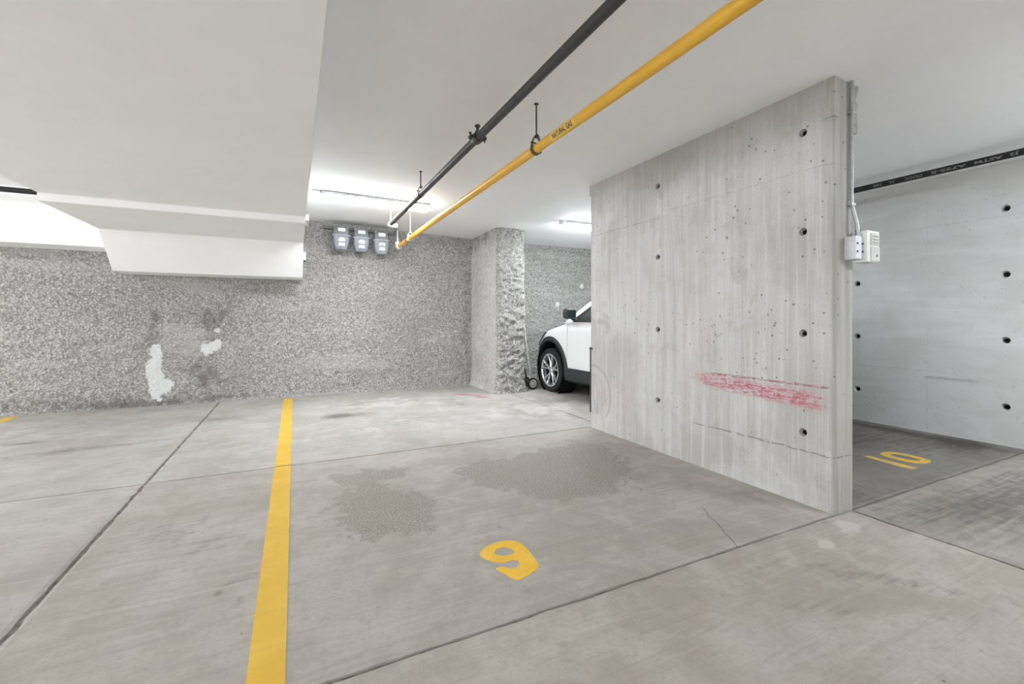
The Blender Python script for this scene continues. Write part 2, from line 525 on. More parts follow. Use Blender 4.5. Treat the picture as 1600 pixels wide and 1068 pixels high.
M = dict(
    white=mat_white_paint(), floor=mat_floor(), shot=mat_shotcrete(),
    divider=mat_formed('formed_concrete_divider', 'divider'),
    right=mat_formed('formed_concrete_right', 'right'),
    line=mat_yellow_line(),
    num9=mat_worn_number('yellow_stencil_paint', 0.60), num10=mat_worn_number('worn_yellow_stencil_paint', 0.44),
    joint=plain('joint_dirt', (0.25, 0.23, 0.20), 0.95, var=0.4, scale=30, spec=0.1, bump=0.5),
    yellow=mat_pipe('yellow_enamel', (0.66, 0.36, 0.035), (0.74, 0.43, 0.05), 0.42, 0, 0.05),
    black=mat_pipe('black_steel_pipe', (0.030, 0.030, 0.031), (0.050, 0.050, 0.051), 0.5, 0.0, 0.35),
    sprink=mat_pipe('black_lacquered_pipe', (0.010, 0.010, 0.011), (0.018, 0.018, 0.019), 0.45, 0.0, 0.15),
    print=plain('white_pipe_print', (0.20, 0.20, 0.20), 0.7, var=0.3, scale=60),
    ink=plain('black_ink', (0.03, 0.025, 0.02), 0.7),
    sticker=plain('yellow_sticker', (0.74, 0.50, 0.10), 0.5),
    galv=plain('galvanised_steel', (0.40, 0.41, 0.425), 0.40, 0.6, 0.12, 30),
    dsteel=plain('dark_steel', (0.07, 0.068, 0.06), 0.45, 0.6, 0.3, 30),
    wsteel=plain('white_painted_steel', (0.74, 0.74, 0.73), 0.5, 0, 0.05),
    gmet=plain('grey_enamel_meter', (0.27, 0.29, 0.32), 0.45, 0.0, 0.12, 14),
    gmet2=plain('dark_grey_casting', (0.20, 0.20, 0.20), 0.6, 0.1, 0.15, 14),
    badge=plain('white_label', (0.82, 0.83, 0.84), 0.5, 0, 0.04),
    glassm=plain('index_glass', (0.55, 0.58, 0.62), 0.15, 0, 0.1),
    fix=plain('lamp_housing_grey', (0.52, 0.53, 0.54), 0.5, 0, 0.04),
    lens=mat_emit('lit_diffuser', (0.91, 0.955, 1.0), LAMP),
    lens2=mat_emit('lit_diffuser_flank', (0.91, 0.955, 1.0), LAMP * 0.36),   # prismatic flanks glow less than the underside
    boxgrey=plain('cast_grey_box', (0.60, 0.62, 0.65), 0.5, 0.2, 0.08, 40),
    boxwhite=plain('ivory_plastic', (0.74, 0.74, 0.72), 0.45, 0, 0.04),
    boxface=plain('grey_plastic_cover', (0.56, 0.56, 0.55), 0.5, 0, 0.06),
    hole=plain('tie_hole_mortar', (0.27, 0.26, 0.25), 0.9, 0, 0.3, 60, 0.2),
    plug=plain('black_tie_plug', (0.012, 0.012, 0.012), 0.8, 0, 0.2, 40, 0.2),
    rubber=plain('tyre_rubber', (0.018, 0.018, 0.019), 0.75, 0, 0.2, 30, 0.3),
    trimblk=plain('black_plastic_cladding', (0.030, 0.031, 0.033), 0.55, 0, 0.15, 30, 0.4),
    alloy=plain('silver_alloy', (0.72, 0.72, 0.73), 0.28, 0.75, 0.05, 8),
    dark=plain('dark_void', (0.012, 0.012, 0.012), 0.9, 0, 0.2, 10, 0.1),
    brown=plain('dark_brown_board', (0.055, 0.043, 0.036), 0.8, 0, 0.2, 12),
    tin=plain('polished_tube', (0.78, 0.78, 0.78), 0.30, 0.25, 0.05),
    chrome=plain('chrome', (0.8, 0.8, 0.8), 0.12, 1.0, 0.03),
    red=plain('red_lens', (0.35, 0.02, 0.02), 0.2),
    amber=plain('clear_lamp_lens', (0.62, 0.64, 0.66), 0.12, 0.2, 0.05),
)


def mat_car():
    g = G('white_car_paint', (0.80, 0.80, 0.80), 0.28, 0, 0.5)
    g.b.inputs['Coat Weight'].default_value = 0.6
    g.b.inputs['Coat Roughness'].default_value = 0.06
    n = g.noise(g.oco(), 3, 3)
    g.color(g.mix(n, (0.79, 0.79, 0.79), (0.82, 0.82, 0.82)))
    return g.m


def mat_glass():
    g = G('tinted_car_glass', (0.03, 0.045, 0.045), 0.05, 0, 0.7)
    n = g.noise(g.oco(), 2, 2)
    g.color(g.mix(n, (0.03, 0.045, 0.042), (0.05, 0.07, 0.066)))
    return g.m


M['car'] = mat_car()
M['glass'] = mat_glass()

# ------------------------------------------------------------------ 2-D masks for wear attributes
def seg_dist(P, a, b):
    a = np.array(a); b = np.array(b); d = b - a
    t = np.clip(((P - a) @ d) / (d @ d), 0, 1)
    return np.linalg.norm(P - (a + t[:, None] * d), axis=1)


def poly_sd(P, poly):
    """signed distance, positive inside"""
    inside = np.zeros(len(P), bool); dist = np.full(len(P), 1e9)
    n = len(poly)
    for i in range(n):
        a = poly[i]; b = poly[(i + 1) % n]
        dist = np.minimum(dist, seg_dist(P, a, b))
        cond = ((a[1] > P[:, 1]) != (b[1] > P[:, 1]))
        xx = (b[0] - a[0]) * (P[:, 1] - a[1]) / ((b[1] - a[1]) or 1e-9) + a[0]
        inside ^= cond & (P[:, 0] < xx)
    return np.where(inside, dist, -dist)


def soft(sd, w): return np.clip(0.5 + sd / (2 * w), 0, 1)


def blob(P, c, rx, ry, ang=0.0):
    ca, sa = math.cos(ang), math.sin(ang)
    d = P - np.array(c)
    u = (d[:, 0] * ca + d[:, 1] * sa) / rx; v = (-d[:, 0] * sa + d[:, 1] * ca) / ry
    return np.exp(-(u * u + v * v))


def set_wear_tint(me, arr):
    a = me.attributes.new('wear_tint', 'FLOAT_COLOR', 'POINT')
    a.data.foreach_set('color', arr.astype(np.float32).ravel())


# ------------------------------------------------------------------ floor: base bed + slabs with open joints
bm = bmesh.new()
box(bm, (LEFT_X - 0.2, FRONT_Y - 0.2, -0.20), (RIGHT_X + 0.4, WALL_Y + 0.4, -0.014))
floor = obj('floor', bm, M['joint'])
tag(floor, 'grey concrete garage floor cast in large slabs with dark joints', 'floor', kind='structure')

ROUGH = [
    [(0.267, 3.707), (0.51, 3.754), (0.866, 3.615), (0.826, 3.388), (0.641, 3.373), (0.831, 3.01), (0.839, 2.74), (0.786, 2.566), (0.643, 2.46), (0.468, 2.465), (0.315, 2.563), (0.199, 2.762), (0.197, 3.001), (0.2, 3.22), (0.325, 3.347)],
    [(1.112, 3.295), (1.446, 3.674), (1.652, 3.513), (2.207, 3.684), (2.558, 3.769), (2.69, 3.329), (2.422, 2.688), (1.957, 2.423), (1.624, 2.467), (1.423, 2.624), (1.3, 2.871), (1.139, 3.017)],
]
DARK = [((0.43, 5.97), 0.16, 0.16, 0, 1.0), ((0.66, 5.96), 0.26, 0.20, 0, 0.9), ((1.1, 5.25), 0.35, 0.2, 0.4, 0.55), ((2.15, 6.05), 0.22, 0.2, 0, 0.7),
        ((1.35, 5.7), 0.5, 0.2, 0.3, 0.35), ((-0.83, 6.39), 0.28, 0.22, 0, 0.75), ((-2.35, 5.98), 0.3, 0.10, 0, 0.85), ((-1.9, 5.45), 0.55, 0.14, 0.1, 0.8), ((-1.2, 5.55), 0.4, 0.06, 0.15, 0.6),
        ((-0.64, 3.09), 0.30, 0.20, 0.3, 0.55), ((-0.40, 2.85), 0.2, 0.1, 0.3, 0.5), ((-0.202, 2.221), 0.018, 0.03, 0, 1.7), ((-0.291, 2.329), 0.018, 0.03, 0, 1.3), ((-0.24, 2.40), 0.03, 0.014, 0, 0.9),
        ((2.75, 4.8), 0.5, 0.25, 0.3, 0.40), ((3.6, 5.6), 0.5, 0.5, 0, 0.5), ((0.857, 1.695), 0.012, 0.02, 0, 1.6),
        ((4.0, 1.25), 0.8, 0.26, -0.15, 0.95), ((4.9, 1.35), 0.6, 0.2, 0, 0.7), ((4.9, 2.6), 1.2, 0.55, 0, 0.9), ((5.8, 1.95), 0.5, 0.22, 0, 1.0), ((5.85, 2.6), 0.10, 1.3, 0, 0.9), ((3.45, 2.2), 0.35, 0.7, 0, 0.8), ((4.4, 0.8), 0.8, 0.25, -0.2, 0.7),  # bay floor: shade beside the divider painted in, mixed with dirt
        ((2.55, 1.0), 0.45, 0.05, -0.9, 0.5), ((1.9, 1.15), 0.5, 0.05, -0.6, 0.4), ((2.2, 1.3), 0.4, 0.10, -0.7, 0.3), ((2.827, 1.56), 0.04, 0.03, 0, 0.9)]
LIGHT = [((1.3, 6.6), 1.5, 0.7, 0, 0.55), ((0.9, 5.0), 1.2, 0.5, 0, 0.4), ((3.0, 5.2), 1.0, 0.8, 0, 0.6), ((-2.3, 6.3), 1.0, 0.5, 0, 0.4), ((2.554, 1.409), 0.08, 0.05, 0.5, 0.9),
         ((2.85, 1.45), 0.15, 0.06, 0.3, 0.8), ((2.83, 2.1), 0.10, 0.55, 0.1, 0.7), ((2.7, 1.33), 0.10, 0.05, 0.3, 0.4), ((0.2, 5.6), 0.06, 0.06, 0, 0.6)]


def floor_wear_shade(P):
    out = np.zeros((len(P), 4))
    for pl in ROUGH: out[:, 0] = np.maximum(out[:, 0], soft(poly_sd(P, pl), 0.14))
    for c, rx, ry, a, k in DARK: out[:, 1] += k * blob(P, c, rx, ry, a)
    # darker screed strip along the back wall, and two thin cracks
    out[:, 1] += 0.42 * soft(poly_sd(P, [(-2.25, 7.16), (-1.12, 7.30), (-1.0, 7.85), (-1.9, 7.85)]), 0.05)
    out[:, 2] = np.maximum(1.3 * blob(P, (2.50, 6.72), 0.34, 0.08, -0.75), 1.0 * blob(P, (2.62, 6.42), 0.24, 0.09, -0.9))
    for c, rx, ry, a, k in LIGHT: out[:, 3] += k * blob(P, c, rx, ry, a)
    return np.clip(out, 0, 1.5)


JX = [LEFT_X, -4.7, -0.985, 3.165, RIGHT_X + 0.1]
JY = [FRONT_Y, -1.8, 1.60, 4.12, WALL_Y + 0.1]


def slab(x0, x1, y0, y1, i, j):
    step = 0.04 if (y1 > 0.0 and x1 > -4) else 0.4
    nx = max(2, int((x1 - x0) / step)); ny = max(2, int((y1 - y0) / step))
    xs = np.linspace(x0, x1, nx + 1); ys = np.linspace(y0, y1, ny + 1)
    X, Y = np.meshgrid(xs, ys)
    Z = np.zeros_like(X)
    # ragged edges; the long joint at x=-0.985 is the widest
    def half(xx): return 0.012 if abs(xx + 0.985) < 1e-6 else 0.008
    for r in range(ny + 1):
        X[r, 0] = x0 + half(x0) * (1 + 0.9 * noise.noise((x0 * 9, ys[r] * 11, 1)))
        X[r, -1] = x1 - half(x1) * (1 + 0.9 * noise.noise((x1 * 9, ys[r] * 11, 7)))
    for k in range(nx + 1):
        Y[0, k] = y0 + 0.009 * (1 + 0.8 * noise.noise((xs[k] * 11, y0 * 9, 3)))
        Y[-1, k] = y1 - 0.009 * (1 + 0.8 * noise.noise((xs[k] * 11, y1 * 9, 5)))
    if step < 0.1:   # rounded arris next to the joint
        X[:, 1] = x0 + half(x0) * 1.9 + 0.006; X[:, -2] = x1 - half(x1) * 1.9 - 0.006
        Y[1, :] = y0 + 0.028; Y[-2, :] = y1 - 0.028
        Z[0, :] = Z[-1, :] = -0.004
        Z[:, 0] = Z[:, -1] = -0.004
    top = np.stack([X.ravel(), Y.ravel(), Z.ravel()], 1)
    W = nx + 1
    idx = np.arange((ny + 1) * W).reshape(ny + 1, W)
    faces = np.stack([idx[:-1, :-1].ravel(), idx[:-1, 1:].ravel(), idx[1:, 1:].ravel(), idx[1:, :-1].ravel()], 1).tolist()
    ring = list(idx[0, :]) + list(idx[1:, -1]) + list(idx[-1, -2::-1]) + list(idx[-2:0:-1, 0])
    n0 = len(top)
    low = top[ring].copy(); low[:, 2] = -0.016
    vs = np.concatenate([top, low])
    m = len(ring)
    for k in range(m):
        faces.append([int(ring[k]), n0 + k, n0 + (k + 1) % m, int(ring[(k + 1) % m])])
    me = bpy.data.meshes.new('slab')
    me.from_pydata(vs.tolist(), [], faces)
    wear_tint = floor_wear_shade(vs[:, :2])
    set_wear_tint(me, wear_tint)
    # each pour has its own tone: aisle browner, bay darkened for divider shade and dirt
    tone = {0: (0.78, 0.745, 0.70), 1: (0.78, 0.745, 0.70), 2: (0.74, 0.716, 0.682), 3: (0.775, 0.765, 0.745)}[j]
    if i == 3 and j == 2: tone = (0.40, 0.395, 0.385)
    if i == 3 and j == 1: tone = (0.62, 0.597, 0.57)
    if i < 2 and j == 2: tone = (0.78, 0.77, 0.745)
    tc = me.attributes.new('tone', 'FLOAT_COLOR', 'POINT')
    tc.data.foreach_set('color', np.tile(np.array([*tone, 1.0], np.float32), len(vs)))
    me.update()
    return link('slab', me, M['floor'], floor)


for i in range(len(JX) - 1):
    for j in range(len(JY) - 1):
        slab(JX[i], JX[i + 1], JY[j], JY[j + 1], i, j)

# ------------------------------------------------------------------ ceiling
xs = np.arange(LEFT_X, RIGHT_X + 0.31, 0.4); ys = np.arange(FRONT_Y, WALL_Y + 0.31, 0.4)
vs = [(x, y, ceil_z(x, y)) for y in ys for x in xs]
W = len(xs)
fs = [(a * W + b, (a + 1) * W + b, (a + 1) * W + b + 1, a * W + b + 1) for a in range(len(ys) - 1) for b in range(W - 1)]
n0 = len(vs)
vs += [(x, y, 3.0) for y in (ys[0], ys[-1]) for x in (xs[0], xs[-1])]
fs.append((n0, n0 + 1, n0 + 3, n0 + 2))
me = bpy.data.meshes.new('ceiling'); me.from_pydata(vs, [], fs); me.update()
ceiling = link('ceiling', me, M['white'], None, True)
tag(ceiling, 'white painted concrete ceiling over the parking bays', 'ceiling', kind='structure')

# ------------------------------------------------------------------ sprayed-concrete back wall (real relief)
def fbm(p, oct=4):
    v = 0; a = 1
    q = Vector(p)
    for _ in range(oct):
        v += a * noise.noise(q); q = q * 2.03 + Vector((3.1, 1.7, 5.3)); a *= 0.55
    return v


PATCH = [
    [(-1.814, 0.841), (-1.7, 0.865), (-1.672, 0.704), (-1.686, 0.526), (-1.643, 0.389), (-1.526, 0.31), (-1.585, 0.188), (-1.672, 0.14), (-1.686, 0.061), (-1.793, 0.096), (-1.814, 0.222), (-1.856, 0.445), (-1.863, 0.578), (-1.8, 0.664)],
    [(-1.227, 0.827), (-1.127, 0.861), (-1.009, 0.915), (-0.946, 0.866), (-0.994, 0.774), (-1.15, 0.686), (-1.219, 0.734)],
    [(-1.056, 1.083), (-0.978, 1.064), (-0.994, 1.008), (-1.064, 1.028)],
]
st = 0.0125
xs = np.arange(-5.2, RIGHT_X + 0.1, st); zs = np.arange(-0.02, 2.86, st)
nx, nz = len(xs), len(zs)
XX, ZZ = np.meshgrid(xs, zs)
YY = np.empty_like(XX)
for a in range(nz):
    z = zs[a]
    foot = 0.05 * math.exp(-max(z, 0) / 0.06)
    for b in range(nx):
        x = xs[b]
        r = 0.013 * noise.noise((x * 19, z * 21, 0.3)) + 0.009 * noise.noise((x * 41, z * 44, 3.3)) + 0.012 * noise.noise((x * 2.2, z * 2.2, 9))
        YY[a, b] = WALL_Y - r - foot * (0.7 + 0.6 * noise.noise((x * 4, 0, 2)))
P2 = np.stack([XX.ravel(), ZZ.ravel()], 1)
wear_tint = np.zeros((len(P2), 4))
for pl in PATCH: wear_tint[:, 0] = np.maximum(wear_tint[:, 0], soft(poly_sd(P2, pl), 0.05))
for c, r in (((4.839, 1.519), 0.05), ((5.437, 1.904), 0.05)):
    wear_tint[:, 0] = np.maximum(wear_tint[:, 0], soft(r - np.linalg.norm(P2 - np.array(c), axis=1), 0.02))
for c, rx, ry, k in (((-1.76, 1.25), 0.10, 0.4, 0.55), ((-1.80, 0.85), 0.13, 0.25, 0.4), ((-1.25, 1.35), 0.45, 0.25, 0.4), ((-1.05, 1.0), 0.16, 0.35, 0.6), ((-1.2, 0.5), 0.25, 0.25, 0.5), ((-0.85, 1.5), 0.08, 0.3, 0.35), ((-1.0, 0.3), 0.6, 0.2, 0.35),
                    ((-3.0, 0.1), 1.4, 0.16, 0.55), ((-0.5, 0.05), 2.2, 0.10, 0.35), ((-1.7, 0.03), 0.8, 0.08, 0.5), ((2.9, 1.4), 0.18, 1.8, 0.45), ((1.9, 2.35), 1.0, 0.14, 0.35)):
    wear_tint[:, 1] += k * blob(P2, c, rx, ry)
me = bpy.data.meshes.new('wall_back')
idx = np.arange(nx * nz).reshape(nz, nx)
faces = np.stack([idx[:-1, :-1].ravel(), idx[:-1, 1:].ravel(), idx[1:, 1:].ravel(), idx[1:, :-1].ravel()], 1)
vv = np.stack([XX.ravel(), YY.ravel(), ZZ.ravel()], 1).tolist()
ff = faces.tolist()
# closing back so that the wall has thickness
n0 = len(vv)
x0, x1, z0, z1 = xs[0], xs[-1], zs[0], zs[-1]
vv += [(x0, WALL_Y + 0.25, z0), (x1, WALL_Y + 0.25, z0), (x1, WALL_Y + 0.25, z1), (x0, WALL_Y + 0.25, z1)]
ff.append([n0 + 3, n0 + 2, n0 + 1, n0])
wear_tint = np.vstack([wear_tint, np.zeros((4, 4))])
me.from_pydata(vv, [], ff); set_wear_tint(me, wear_tint); me.update()
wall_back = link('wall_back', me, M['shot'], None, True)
tag(wall_back, 'rough sprayed-concrete back wall with white plaster patches', 'wall', kind='structure')
bm = bmesh.new(); box(bm, (LEFT_X - 0.2, WALL_Y - 0.01, -0.02), (-5.19, WALL_Y + 0.25, 2.86))
me2 = obj('wall_back_end', bm, M['shot']); tag(me2, 'far left stretch of the rough sprayed-concrete back wall', 'wall', kind='structure')
# sprayed pier standing out of the back wall
path = [(2.96, WALL_Y + 0.1), (2.975, 7.7), (2.96, 6.66), (3.00, 6.60), (3.44, 6.60), (3.47, 6.65), (3.47, WALL_Y + 0.1)]
pts = []
for a, b in zip(path[:-1], path[1:]):
    L = math.dist(a, b); n = max(1, int(L / 0.02))
    pts += [(a[0] + (b[0] - a[0]) * k / n, a[1] + (b[1] - a[1]) * k / n) for k in range(n)]
pts.append(path[-1])
nn = len(pts)
nor = []
for k in range(nn):
    p = Vector(pts[max(k - 1, 0)]); q = Vector(pts[min(k + 1, nn - 1)])
    t = (q - p).normalized(); nor.append((t.y, -t.x))
zs = np.arange(-0.02, 2.84, 0.02)
vv = []; wr = []
for z in zs:
    for k in range(nn):
        x, y = pts[k]; nxv, nyv = nor[k]
        front = 1.0 if y < 6.63 else (0.45 if x > 3.2 else 0.22)
        q = (x * 9, y * 9, z * 13)
        r = front * (0.034 * noise.noise(q) + 0.030 * noise.noise((x * 24, y * 24, z * 26)) + 0.020 * noise.noise((x * 45, y * 45, z * 45))) + 0.015 * noise.noise((x * 2, y * 2, z * 2))
        r += 0.06 * math.exp(-max(z, 0) / 0.10)
        vv.append((x - (-nxv) * r if False else x + nxv * r, y + nyv * r, z))
        left = 1.0 if (x < 3.0 and y > 6.66) else 0.0
        wr.append((1.0 if (abs(z - 1.6) < 0.035 and abs(x - 3.45) < 0.03 and y < 6.66) else 0.0,
                   0.35 * math.exp(-((z - 2.7) / 0.25) ** 2) + (0.25 if left and y > 7.4 else 0) + left * 0.3 * math.exp(-((y - 7.1) / 0.2) ** 2), 0.75 * left, 0))
ff = [(a * nn + b, a * nn + b + 1, (a + 1) * nn + b + 1, (a + 1) * nn + b) for a in range(len(zs) - 1) for b in range(nn - 1)]
me = bpy.data.meshes.new('wall_pier'); me.from_pydata(vv, [], ff); set_wear_tint(me, np.array(wr)); me.update()
pier = link('wall_pier', me, M['shot'], None, True)
tag(pier, 'lumpy sprayed-concrete pier standing out of the back wall beside the white car', 'pillar', kind='structure')

# ------------------------------------------------------------------ formed concrete walls with tie holes
def tie_holes(wall, spots, xf, r=0.026):
    """conical recesses in a face looking towards -X at x=xf"""
    cb = bmesh.new()
    for y, z in spots:
        lathe(cb, [(0, -0.02), (r * 1.08, -0.02), (r, 0.0), (r * 0.72, 0.035), (0, 0.035)], 'X', 20, (xf, y, z))
    bmesh.ops.recalc_face_normals(cb, faces=cb.faces[:])
    boolean_cut(wall, cb)
    b1 = bmesh.new()
    lathe(b1, [(r * 1.0, 0.001), (r * 0.73, 0.0345), (r * 0.3, 0.034)], 'X', 20)
    base = obj('tie_hole', b1, M['hole'], None, True)
    b2 = bmesh.new()
    lathe(b2, [(r * 0.56, 0.034), (r * 0.56, 0.016), (r * 0.42, 0.013), (r * 0.40, 0.03), (0, 0.03)], 'X', 16, (0, r * -0.12, -r * 0.05))
    plug = obj('tie_plug', b2, M['plug'], base, True)
    for k, (y, z) in enumerate(spots):
        if k == 0: h, p = base, plug
        else:
            h = base.copy(); COL.objects.link(h)
            p = plug.copy(); COL.objects.link(p); p.parent = h
        h.parent = wall; h.location = (xf, y, z)


DX0, DX1, DY0, DY1 = 2.985, 3.195, 1.60, 4.10
bm = bmesh.new()
prism(bm, [(DX0, DY0 + 0.03), (DX0 + 0.022, DY0), (DX1 - 0.008, DY0), (DX1, DY0 + 0.008), (DX1, DY1), (DX0, DY1)], -0.02, 2.72, 'Z')
divider = obj('wall_divider', bm, M['divider'])
tag(divider, 'freestanding formed-concrete divider wall with a red scrape on its side', 'wall', kind='structure')
tie_holes(divider, [(y, z) for y in (3.08, 1.785) for z in (2.42, 1.775, 1.112, 0.467)], DX0)


def ragged(lo, hi, amp, cuts, seed):
    bm = bmesh.new(); box(bm, lo, hi)
    bmesh.ops.subdivide_edges(bm, edges=bm.edges[:], cuts=cuts, use_grid_fill=True)
    for v in bm.verts:
        d = noise.noise_vector((v.co.x * 31 + seed, v.co.y * 31, v.co.z * 31)) + 0.5 * noise.noise_vector((v.co.x * 70, v.co.y * 70 + seed, v.co.z * 70))
        v.co += d * amp
    return bm


o = obj('cast_lip', ragged((DX1 - 0.03, DY0 + 0.006, 2.395), (DX1 + 0.058, DY0 + 0.5, 2.712), 0.010, 9, 3), M['divider'], divider)
o = obj('cast_lip', ragged((DX0 - 0.004, DY0 - 0.006, 2.455), (DX0 + 0.05, DY0 + 0.07, 2.712), 0.006, 7, 8), M['divider'], divider)
o = obj('cast_lip', ragged((DX0 - 0.002, DY1 - 0.04, 2.585), (DX0 + 0.12, DY1 + 0.022, 2.712), 0.003, 6, 5), M['divider'], divider)

bm = bmesh.new(); box(bm, (RIGHT_X, FRONT_Y, -0.02), (RIGHT_X + 0.25, WALL_Y, 2.86))
wright = obj('wall_right', bm, M['right'])
tag(wright, 'pale formed-concrete side wall with rows of tie holes behind the divider', 'wall', kind='structure')
tie_holes(wright, [(y, z) for y in (4.25, 3.0, 1.755, 0.5) for z in (2.262, 1.634, 1.005, 0.372)], RIGHT_X, 0.034)

bm = bmesh.new()
prism(bm, [(FRONT_Y, -0.02), (FRONT_Y + 0.3, -0.02), (FRONT_Y + 0.3, 2.62), (7.0, 2.62), (7.0, -0.02), (WALL_Y, -0.02), (WALL_Y, 2.86), (FRONT_Y, 2.86)], LEFT_X - 0.25, LEFT_X, 'X')  # opening added out of view so world light enters from the left
tag(obj('wall_left', bm, M['white']), 'white painted concrete wall with an added unseen opening that lets light in', 'wall', kind='structure')
bm = bmesh.new(); box(bm, (LEFT_X - 0.25, FRONT_Y - 0.25, -0.02), (RIGHT_X + 0.25, FRONT_Y, 2.86))
tag(obj('wall_front', bm, M['white']), 'white painted concrete wall across the drive aisle', 'wall', kind='structure')

# ------------------------------------------------------------------ white bulkhead and beam
bm = bmesh.new()
prism(bm, [(-3.2, 2.344), (5.47, 2.344), (5.47, 2.275), (6.86, 2.275), (7.32, 1.825), (WALL_Y + 0.05, 1.825), (WALL_Y + 0.05, 2.84), (-3.2, 2.74)], -2.08, 0.112, 'X')
bmesh.ops.recalc_face_normals(bm, faces=bm.faces[:])
bmesh.ops.bevel(bm, geom=bm.edges[:], offset=0.006, segments=2, affect='EDGES')
tag(obj('trim_1', bm, M['white']), 'wide white stepped bulkhead hanging below the ceiling, sloping down at the wall', 'bulkhead', kind='structure')
bm = bmesh.new(); box(bm, (LEFT_X, 7.30, 2.115), (-2.05, WALL_Y + 0.05, 2.84), 0.006)
tag(obj('trim_2', bm, M['white']), 'white concrete beam along the top of the rough back wall', 'beam', kind='structure')
bm = bmesh.new(); box(bm, (0.09, 7.35, 2.69), (0.20, WALL_Y + 0.05, 2.84), 0.006)
tag(obj('trim_3', bm, M['white']), 'small white drop of plaster between bulkhead and back wall', 'trim', kind='structure')

# ------------------------------------------------------------------ painted markings
def paint(name, polys, mat, z=0.0018):
    bm = bmesh.new()
    for pl in polys:
        prism(bm, pl, -0.003, z, 'Z')
    return obj(name, bm, mat)


def strip(x0, x1, y0, y1, seed):
    L = []; R = []
    n = int((y1 - y0) / 0.03)
    for k in range(n + 1):
        y = y0 + (y1 - y0) * k / n
        L.append((x0 + 0.003 * noise.noise((seed, y * 9, 0)), y)); R.append((x1 + 0.003 * noise.noise((seed + 5, y * 9, 0)), y))
    return [q for q in L] + R[::-1]


def strip_obj(name, x0, x1, segs, seed):
    bm = bmesh.new()
    for y0, y1 in segs:
        pl = strip(x0, x1, y0, y1, seed)
        h = len(pl) // 2
        A = [bm.verts.new((*p, 0.0018)) for p in pl[:h]]; B = [bm.verts.new((*p, 0.0018)) for p in pl[h:][::-1]]
        A2 = [bm.verts.new((p[0], p[1], -0.003)) for p in pl[:h]]; B2 = [bm.verts.new((p[0], p[1], -0.003)) for p in pl[h:][::-1]]
        for k in range(h - 1):
            bm.faces.new((A[k], B[k], B[k + 1], A[k + 1])); bm.faces.new((A[k], A[k + 1], A2[k + 1], A2[k])); bm.faces.new((B[k], B2[k], B2[k + 1], B[k + 1]))
        bm.faces.new((A[0], A2[0], B2[0], B[0])); bm.faces.new((A[-1], B[-1], B2[-1], A2[-1]))
    return obj(name, bm, M['line'])


o = strip_obj('parking_line', -0.145, -0.027, [(0.4, 1.588), (1.612, 4.108), (4.132, 7.62)], 2)
tag(o, 'yellow painted bay line running to the wall under the bulkhead', 'line')
o = strip_obj('parking_line', -3.19, -3.07, [(0.4, 1.588), (1.612, 4.108), (4.132, 7.66)], 9)
tag(o, 'yellow painted bay line ending at the wall below the white beam', 'line')

NINE = [(0.856, 2.129), (0.880, 2.158), (0.91, 2.180), (0.965, 2.198), (1.024, 2.198), (1.060, 2.182), (1.083, 2.157), (1.096, 2.12), (1.098, 2.082), (1.089, 1.994), (1.080, 1.919), (1.066, 1.892), (1.044, 1.874), (0.991, 1.852), (0.939, 1.837), (0.918, 1.842), (0.895, 1.904), (0.873, 1.957), (0.874, 1.968), (0.887, 1.975), (0.909, 1.97), (0.93, 1.945), (0.95, 1.934), (0.971, 1.934), (0.988, 1.945), (0.998, 1.962), (1.003, 1.983), (0.988, 2.003), (0.94, 2.0), (0.905, 2.015), (0.878, 2.04), (0.858, 2.075), (0.852, 2.10)]
HOLE9 = [(0.928, 2.114), (0.945, 2.130), (0.968, 2.138), (0.99, 2.137), (1.007, 2.126), (1.02, 2.105), (1.026, 2.081), (1.022, 2.066), (1.008, 2.056), (0.983, 2.053), (0.96, 2.056), (0.942, 2.066), (0.928, 2.082), (0.922, 2.099)]


def ring_glyph(name, outer, hole, mat, extra=()):
    bm = bmesh.new()
    def loop(pl): 
        v = [bm.verts.new((x, y, 0.0018)) for x, y in pl]
        return [bm.edges.new((v[i], v[(i + 1) % len(v)])) for i in range(len(v))]
    E = loop(outer) + loop(hole)
    bmesh.ops.triangle_fill(bm, use_beauty=True, use_dissolve=False, edges=E)
    for pl in extra:
        bm.faces.new([bm.verts.new((x, y, 0.0018)) for x, y in pl])
    r = bmesh.ops.extrude_face_region(bm, geom=bm.faces[:])
    for v in r['geom']:
        if isinstance(v, bmesh.types.BMVert): v.co.z = -0.003
    return obj(name, bm, mat)


o = ring_glyph('bay_number', NINE, HOLE9, M['num9'])
tag(o, 'yellow bay number 9 painted on the open floor', 'number')


def ell(cx, cy, rx, ry, n=24, p=2.6):
    out = []
    for k in range(n):
        a = 2 * PI * k / n
        ca, sa = math.cos(a), math.sin(a)
        out.append((cx + rx * math.copysign(abs(ca) ** (2 / p), ca), cy + ry * math.copysign(abs(sa) ** (2 / p), sa)))
    return out


o = ring_glyph('bay_number', ell(4.785, 1.995, 0.135, 0.165), ell(4.79, 1.995, 0.055, 0.10), M['num10'],
               [[(4.458, 1.815), (4.535, 1.805), (4.548, 1.91), (4.550, 2.04), (4.560, 2.155), (4.505, 2.172), (4.470, 2.04), (4.452, 1.90)]])
tag(o, 'worn yellow bay number 10 on the dark floor behind the divider', 'number')

